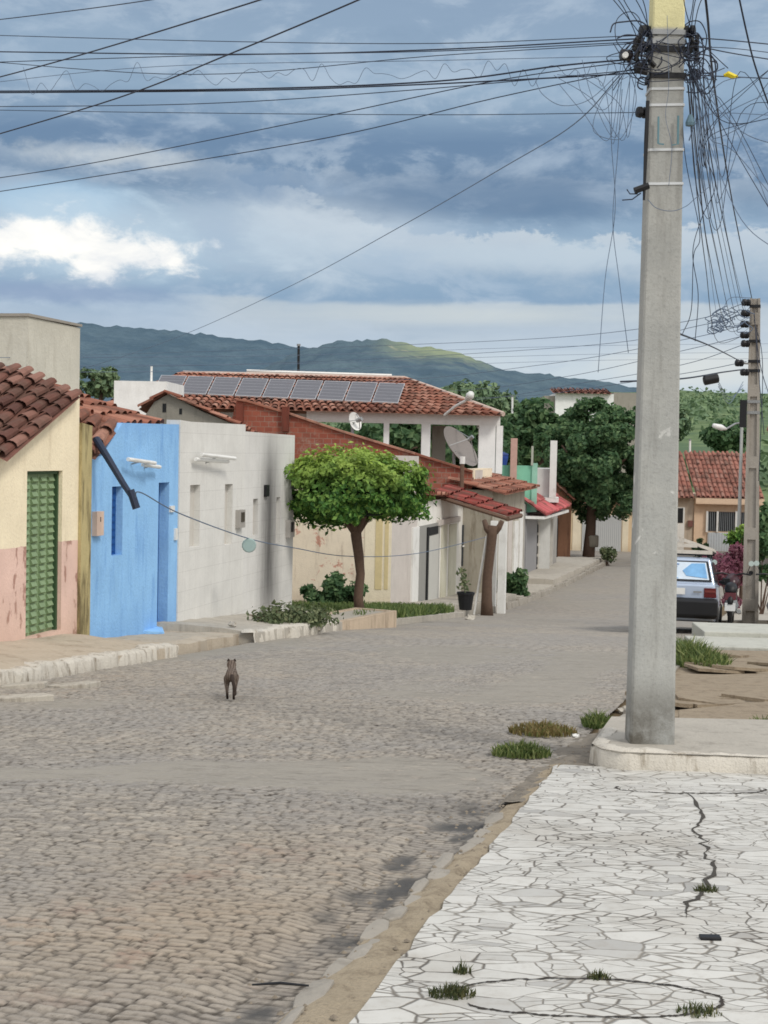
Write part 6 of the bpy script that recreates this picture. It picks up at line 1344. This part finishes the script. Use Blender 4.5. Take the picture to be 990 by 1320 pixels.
# ================================================================== CAT
def skin(name, nodes, edges, mat, parent, sub=2, label=None):
    off = wloc(parent); me = bpy.data.meshes.new(name); me.from_pydata([tuple(Vector(n[0])-off) for n in nodes], edges, []); o = bpy.data.objects.new(name, me); COL.objects.link(o); me.materials.append(mat); o.parent = parent
    sk = o.modifiers.new('skin', 'SKIN'); sk.use_smooth_shade = True
    if not me.skin_vertices: me.attributes.new('skin_vertex', 'FLOAT', 'POINT')
    for i, n in enumerate(nodes):
        me.skin_vertices[0].data[i].radius = (n[1], n[1]); me.skin_vertices[0].data[i].use_root = (i == 0)
    ss = o.modifiers.new('sub', 'SUBSURF'); ss.levels = sub; ss.render_levels = sub
    return o
def capsule_body(name, chains, mat, parent, vox=.006):
    "one continuous surface: tapered chains fused by a voxel remesh"
    mb = MB()
    for ch in chains:
        P = catmull([Vector(c[0]) for c in ch], 5); n = len(ch); rr_ = []
        for i in range(n-1): rr_ += [ch[i][1]+(ch[i+1][1]-ch[i][1])*k/5 for k in range(5)]
        rr_.append(ch[-1][1]); mb.tube(P, rr_, 12)
        for q, r_ in ((P[0], rr_[0]), (P[-1], rr_[-1])): mb.lathe(q, [(r_*math.cos(a), r_*math.sin(a)) for a in np.linspace(-1.5, 1.5, 9)], 12)
    o = mb.build(name, mat, parent, smooth=True)
    m = o.modifiers.new('remesh', 'REMESH'); m.mode = 'VOXEL'; m.voxel_size = vox; m.use_smooth_shade = True
    s = o.modifiers.new('smooth', 'SMOOTH'); s.iterations = 4; s.factor = .5
    return o
def catmat():
    t = NT('tabby_fur'); P = t.pos(); w = t.n('TexWave', {'Vector': P, 'Scale': 14.0, 'Distortion': 5.0, 'Detail': 3.0}).outputs['Fac']; n = t.noise(P, 60, 4)
    col = t.mix(w, L4((92, 80, 72)), L4((132, 119, 108))); col = t.mix(t.math('MULTIPLY', n, .5), col, L4((70, 60, 54))); z = t.n('SeparateXYZ', {0: P}).outputs[2]
    z0 = t.math('SUBTRACT', z, gz(13.5)); col = t.mix(t.step(z0, .12, .03), col, L4((48, 40, 36))); return t.out(col, .95, n, .4, .004, spec=.1)
g = ground(297, 902); kz = 1.0
tcat = thing('cat', 'brown tabby cat walking away down the cobbled road', 'cat', g)
hd = Vector((-.075, 1, 0)).normalized(); fk = Fr((g.x, g.y), hd)
Q = lambda u, n, z: fk.pt(u, n*.9, gz(g.y+u)+z*1.04)
m_cat = catmat(); m_catd = flat('dark_tabby_fur', (58, 48, 42), .95, .3, scale=60)
body = capsule_body('body', [
    [(Q(0, 0, .205), .042), (Q(.08, 0, .21), .052), (Q(.2, 0, .2), .05), (Q(.32, 0, .205), .054), (Q(.38, 0, .215), .045)],
    [(Q(.36, 0, .22), .045), (Q(.42, -.004, .255), .036), (Q(.46, -.008, .275), .04)],
    [(Q(.455, -.008, .272), .046), (Q(.49, -.01, .268), .036), (Q(.525, -.012, .255), .022)],
    [(Q(.05, -.035, .18), .036), (Q(.06, -.04, .13), .024), (Q(.0, -.035, .075), .014), (Q(.02, -.032, .025), .012), (Q(.045, -.032, .013), .014)],
    [(Q(.05, .035, .18), .036), (Q(.03, .04, .13), .024), (Q(-.06, .036, .08), .014), (Q(-.05, .034, .025), .012), (Q(-.02, .034, .013), .014)],
    [(Q(.34, -.04, .17), .034), (Q(.33, -.045, .1), .018), (Q(.35, -.045, .05), .012), (Q(.36, -.045, .012), .014)],
    [(Q(.34, .04, .17), .034), (Q(.36, .04, .1), .018), (Q(.41, .036, .05), .012), (Q(.44, .036, .016), .014)]], m_cat, tcat)
mb = MB()
for s in (-1, 1):
    c = Q(.455, -.008+s*.026, .3); mb.prism([c+fk.n*(-.022), c+fk.n*.022, c+fk.n*s*.008+Vector((0, 0, .03))], fk.d*.012)
mb.build('ears', m_catd, tcat)
mb = MB(); P_ = catmull([Q(-.03, .01, .215), Q(-.075, .02, .18), Q(-.095, .038, .12), Q(-.1, .045, .07), Q(-.12, .046, .05)], 6); mb.tube(P_, [.016]*(len(P_)-6)+[.017, .016, .015, .013, .01, .006], 9); mb.build('tail', m_catd, tcat, smooth=True)
# ================================================================== FAR HILLS
def hillmat(name, a, b, c, lit=None):  # aerial haze, and the sunlit patch if given, are put into the colour
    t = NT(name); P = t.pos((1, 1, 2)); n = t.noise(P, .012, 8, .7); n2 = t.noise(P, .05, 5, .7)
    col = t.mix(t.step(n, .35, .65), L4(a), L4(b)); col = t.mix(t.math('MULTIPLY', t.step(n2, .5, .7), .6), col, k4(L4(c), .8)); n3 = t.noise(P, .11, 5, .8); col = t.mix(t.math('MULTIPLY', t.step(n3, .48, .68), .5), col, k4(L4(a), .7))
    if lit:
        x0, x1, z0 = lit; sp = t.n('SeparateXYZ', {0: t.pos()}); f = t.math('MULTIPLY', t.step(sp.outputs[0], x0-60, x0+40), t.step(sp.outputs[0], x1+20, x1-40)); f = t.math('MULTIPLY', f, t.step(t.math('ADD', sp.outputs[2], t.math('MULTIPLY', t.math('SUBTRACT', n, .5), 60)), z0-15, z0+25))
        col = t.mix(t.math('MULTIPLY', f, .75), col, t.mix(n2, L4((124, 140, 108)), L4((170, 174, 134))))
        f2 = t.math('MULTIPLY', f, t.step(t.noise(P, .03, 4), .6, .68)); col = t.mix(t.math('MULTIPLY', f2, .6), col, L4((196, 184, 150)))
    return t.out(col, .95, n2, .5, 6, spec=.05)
def hill(sil, Y, depth, mat, seed, amp):
    xs_ = np.linspace(sil[0][0], sil[-1][0], 260); ysil = np.interp(xs_, [s[0] for s in sil], [s[1] for s in sil]); rows = 36; V = np.zeros((rows+8, 260, 3))
    for j, (x, y) in enumerate(zip(xs_, ysil)):
        top_ = at(x, y, Y); top_.z += (fbm(np.array(x*.05), np.array(seed*1.0), 4)-.5)*amp*.5+(fbm(np.array(x*.5), np.array(seed*3.0), 3)-.5)*9
        for i in range(rows+8):
            f = i/(rows-1)
            if f <= 1:
                yy_ = Y-depth*(1-f); z = -8+(top_.z+8)*(f**1.25); rough = (fbm(np.array(top_.x/90.), np.array(yy_/140.), 5, seed)-.5)*amp*2*math.sin(PI*min(1, f))**.7
                V[i, j] = (top_.x*(.35*yy_/Y+.65), yy_, z+rough)
            else:
                g_ = (f-1)*6; V[i, j] = (top_.x, Y+depth*g_*.5, top_.z-g_*top_.z*.8)
    o = npmesh('hills', V, gridfaces(rows+8, 260), mat); tag(o, kind='structure')
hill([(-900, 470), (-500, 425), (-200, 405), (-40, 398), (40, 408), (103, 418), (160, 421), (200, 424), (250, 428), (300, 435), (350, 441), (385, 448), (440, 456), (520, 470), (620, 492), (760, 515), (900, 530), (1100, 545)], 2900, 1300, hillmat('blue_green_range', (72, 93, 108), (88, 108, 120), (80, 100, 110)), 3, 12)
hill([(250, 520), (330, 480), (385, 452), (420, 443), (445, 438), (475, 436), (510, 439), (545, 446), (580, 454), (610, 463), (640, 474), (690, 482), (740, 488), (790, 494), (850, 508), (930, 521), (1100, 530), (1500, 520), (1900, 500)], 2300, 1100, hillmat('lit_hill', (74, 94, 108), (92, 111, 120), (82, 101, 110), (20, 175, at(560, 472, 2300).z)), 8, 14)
# ================================================================== SKY AND LIGHT
w = bpy.data.worlds.new('World'); scene.world = w; w.use_nodes = True; nt = w.node_tree; nt.nodes.clear()
class WT(NT):
    def __init__(s): s.t = nt
t = WT()
SUN_EL, SUN_AZ = math.radians(46), math.radians(140)      # azimuth clockwise from the view axis
D = t.n('TexCoord').outputs['Generated']; sp = t.n('SeparateXYZ', {0: t.n('VectorMath', {0: D}, operation='NORMALIZE').outputs[0]})
az = t.math('ARCTAN2', sp.outputs[0], sp.outputs[1]); el = t.math('ARCSINE', sp.outputs[2])
PX = t.math('MULTIPLY', az, 1900); PY = t.math('MULTIPLY', el, 1900)          # units of about half a milliradian
def vec(sx, sy, ox=0, oy=0): return t.n('CombineXYZ', {0: t.math('ADD', t.math('MULTIPLY', PX, sx), ox), 1: t.math('ADD', t.math('MULTIPLY', PY, sy), oy), 2: 0.0}).outputs[0]
nA = t.noise(vec(1/420, 1/110), 1, 7, .6, .4); nB = t.noise(vec(1/160, 1/70, 7, 3), 1, 8, .62, .3); nC = t.noise(vec(1/700, 1/60, 2, 9), 1, 6, .55, .2)
nD = t.noise(vec(1/60, 1/38, 11, 5), 1, 6, .62, .2)
c0 = lambda n, a: t.math('MULTIPLY', t.math('SUBTRACT', n, .5), a)
PYw = t.math('ADD', PY, t.math('ADD', c0(nA, 70), c0(nC, 50)))
e = t.math('DIVIDE', PYw, 640, True)
pyf = lambda y: max(0, min(1, (578-y)/640))
colr = t.ramp(e, [(0, L4((196, 212, 222))), (pyf(492), L4((192, 208, 220))), (pyf(440), L4((176, 194, 212))), (pyf(385), L4((130, 162, 192))), (pyf(335), L4((142, 172, 198))), (pyf(290), L4((138, 167, 194))), (pyf(250), L4((106, 138, 170))), (pyf(195), L4((102, 134, 168))), (pyf(130), L4((140, 168, 194))), (pyf(20), L4((134, 160, 188)))])
# breaks of blue sky from the physical sky
sky = t.n('TexSky', sky_type='NISHITA'); sky.sun_disc = False; sky.sun_elevation = SUN_EL; sky.sun_rotation = SUN_AZ; sky.air_density = 1.0; sky.dust_density = 1.0
skyc = t.n('VectorMath', {0: sky.outputs[0], 1: (.11, .11, .11)}, operation='MULTIPLY').outputs[0]
def blob(x, y, rx, ry, nz, na, a, b):
    dx = t.math('DIVIDE', t.math('SUBTRACT', PX, x-495), rx); dy = t.math('DIVIDE', t.math('SUBTRACT', PY, 578-y+(x-495)*.021), ry)
    r = t.math('SQRT', t.math('ADD', t.math('POWER', dx, 2), t.math('POWER', dy, 2))); r = t.math('ADD', r, c0(nz, na)); return t.step(r, b, a)
# soft light wisps
wis = t.math('MULTIPLY', t.step(nB, .44, .7), .5); colr = t.mix(wis, colr, L4((186, 204, 222)))
dk = t.math('MULTIPLY', t.step(nA, .54, .7), .25); colr = t.mix(dk, colr, L4((92, 124, 158)))
# lumpy light banks with a crisp upper rim under the dark deck
def bank(x0, y0, k, ymax, rise, fall, nz, na, x1, amt, c):
    global colr
    X = t.math('ADD', PX, 495); Y = t.math('SUBTRACT', 578, PY)
    yb = t.math('MINIMUM', t.math('ADD', t.math('MULTIPLY', t.math('SUBTRACT', X, x0), k), y0), ymax)
    dd = t.math('SUBTRACT', t.math('ADD', Y, t.math('ADD', c0(nz, na), c0(nB, na*.8))), yb)
    m = t.math('MULTIPLY', t.step(dd, 0, rise), t.step(dd, fall, rise)); m = t.math('MULTIPLY', m, t.step(X, x1, x1+110))
    colr = t.mix(t.math('MULTIPLY', m, amt), colr, c)
bank(300, 236, .25, 298, 9, 80, nD, 90, 250, .8, t.mix(nD, L4((168, 188, 208)), L4((214, 222, 226))))
bank(300, 386, 0, 390, 8, 70, nC, 34, 200, .6, t.mix(nB, L4((176, 194, 210)), L4((222, 224, 218))))
bank(-100, 196, .05, 230, 10, 50, nD, 60, -200, .35, t.mix(nD, L4((160, 184, 208)), L4((206, 214, 220))))
# pale break right of the cumulus
f = t.math('MULTIPLY', blob(400, 300, 230, 75, nB, 2.6, .25, 1.05), .62); colr = t.mix(f, colr, L4((198, 212, 224)))
f = t.math('MULTIPLY', blob(640, 330, 260, 20, nB, 2.2, .2, 1.1), .5); colr = t.mix(f, colr, L4((188, 206, 220)))
f = t.math('MULTIPLY', blob(620, 405, 330, 20, nC, 2.2, .1, 1.1), .55); colr = t.mix(f, colr, L4((206, 214, 214)))
f = t.math('MULTIPLY', blob(620, 468, 420, 40, nC, 1.6, .2, 1.15), .55); colr = t.mix(f, colr, L4((206, 218, 224)))
bil = t.math('MULTIPLY', t.step(nB, .49, .57), t.step(nA, .4, .55)); colr = t.mix(t.math('MULTIPLY', bil, .3), colr, L4((176, 194, 212)))
f = t.math('MULTIPLY', blob(900, 470, 140, 40, nB, 1.6, .2, 1.1), .6); colr = t.mix(f, colr, L4((224, 226, 220)))
f = t.math('MULTIPLY', blob(620, 252, 300, 46, nB, 1.6, .3, 1.1), .75); colr = t.mix(f, colr, L4((96, 128, 162)))
f = t.math('MULTIPLY', blob(330, 245, 120, 34, nD, 1.5, .2, 1.0), .6); colr = t.mix(f, colr, L4((108, 142, 178)))
f = t.math('MULTIPLY', blob(70, 270, 120, 36, nB, 1.6, .4, 1.1), .85); colr = t.mix(f, colr, t.mix(.35, skyc, L4((160, 208, 240))))
f = t.math('MULTIPLY', blob(150, 212, 130, 22, nD, 2.0, .2, 1.0), .6); colr = t.mix(f, colr, L4((206, 214, 218)))
f = t.math('MULTIPLY', blob(110, 312, 260, 72, nB, 2.2, .2, 1.1), .7); colr = t.mix(f, colr, L4((190, 212, 228)))
cum = t.math('MAXIMUM', blob(60, 318, 140, 42, nD, 2.8, .3, 1.1), t.math('MAXIMUM', blob(170, 332, 90, 26, nD, 2.8, .3, 1.1), blob(125, 345, 50, 30, nD, 2.2, .4, 1.05)))
colr = t.mix(cum, colr, t.mix(t.step(nB, .35, .62), (1.05, 1.03, .97, 1), (.8, .83, .86, 1)))
f = t.math('MULTIPLY', blob(80, 382, 230, 20, nB, 1.5, .3, 1.0), .7); colr = t.mix(f, colr, L4((134, 158, 192)))
# unseen cloud deck overhead and behind, set bright to give soft white light
up = t.step(el, .34, .75); deck = t.mix(nA, (.92, .95, 1.0, 1), (1.25, 1.24, 1.24, 1)); deck = t.mix(.25, deck, skyc)
colr = t.mix(up, colr, deck)
back = t.step(t.math('ABSOLUTE', az), .5, 1.4); bk = t.mix(nA, (.8, .83, .88, 1), (1.2, 1.17, 1.13, 1)); colr = t.mix(t.math('MULTIPLY', back, t.math('SUBTRACT', 1, up)), colr, bk)
colr = t.mix(t.step(el, -.01, -.05), colr, (.12, .11, .1, 1))
hsv = t.n('HueSaturation', {'Saturation': .9, 'Value': 1.03, 'Color': colr})
bg = t.n('Background', {'Color': hsv.outputs[0], 'Strength': 1.0}); t.n('OutputWorld', {0: bg.outputs[0]})
sun = bpy.data.lights.new('sun', 'SUN'); sun.energy = 1.8; sun.angle = math.radians(14); sun.color = (1.0, .95, .87)
so = bpy.data.objects.new('sun', sun); COL.objects.link(so)
sd = Vector((math.sin(SUN_AZ)*math.cos(SUN_EL), math.cos(SUN_AZ)*math.cos(SUN_EL), math.sin(SUN_EL)))
so.rotation_euler = (-sd).to_track_quat('-Z', 'Y').to_euler()
scene.view_settings.view_transform = 'Standard'; scene.view_settings.look = 'None'; scene.view_settings.exposure = 0; scene.view_settings.gamma = 1
scene.cycles.max_bounces = 5; scene.cycles.diffuse_bounces = 3; scene.cycles.glossy_bounces = 2; scene.cycles.transparent_max_bounces = 4
scene.cycles.use_denoising = True; scene.cycles.filter_width = 1.7
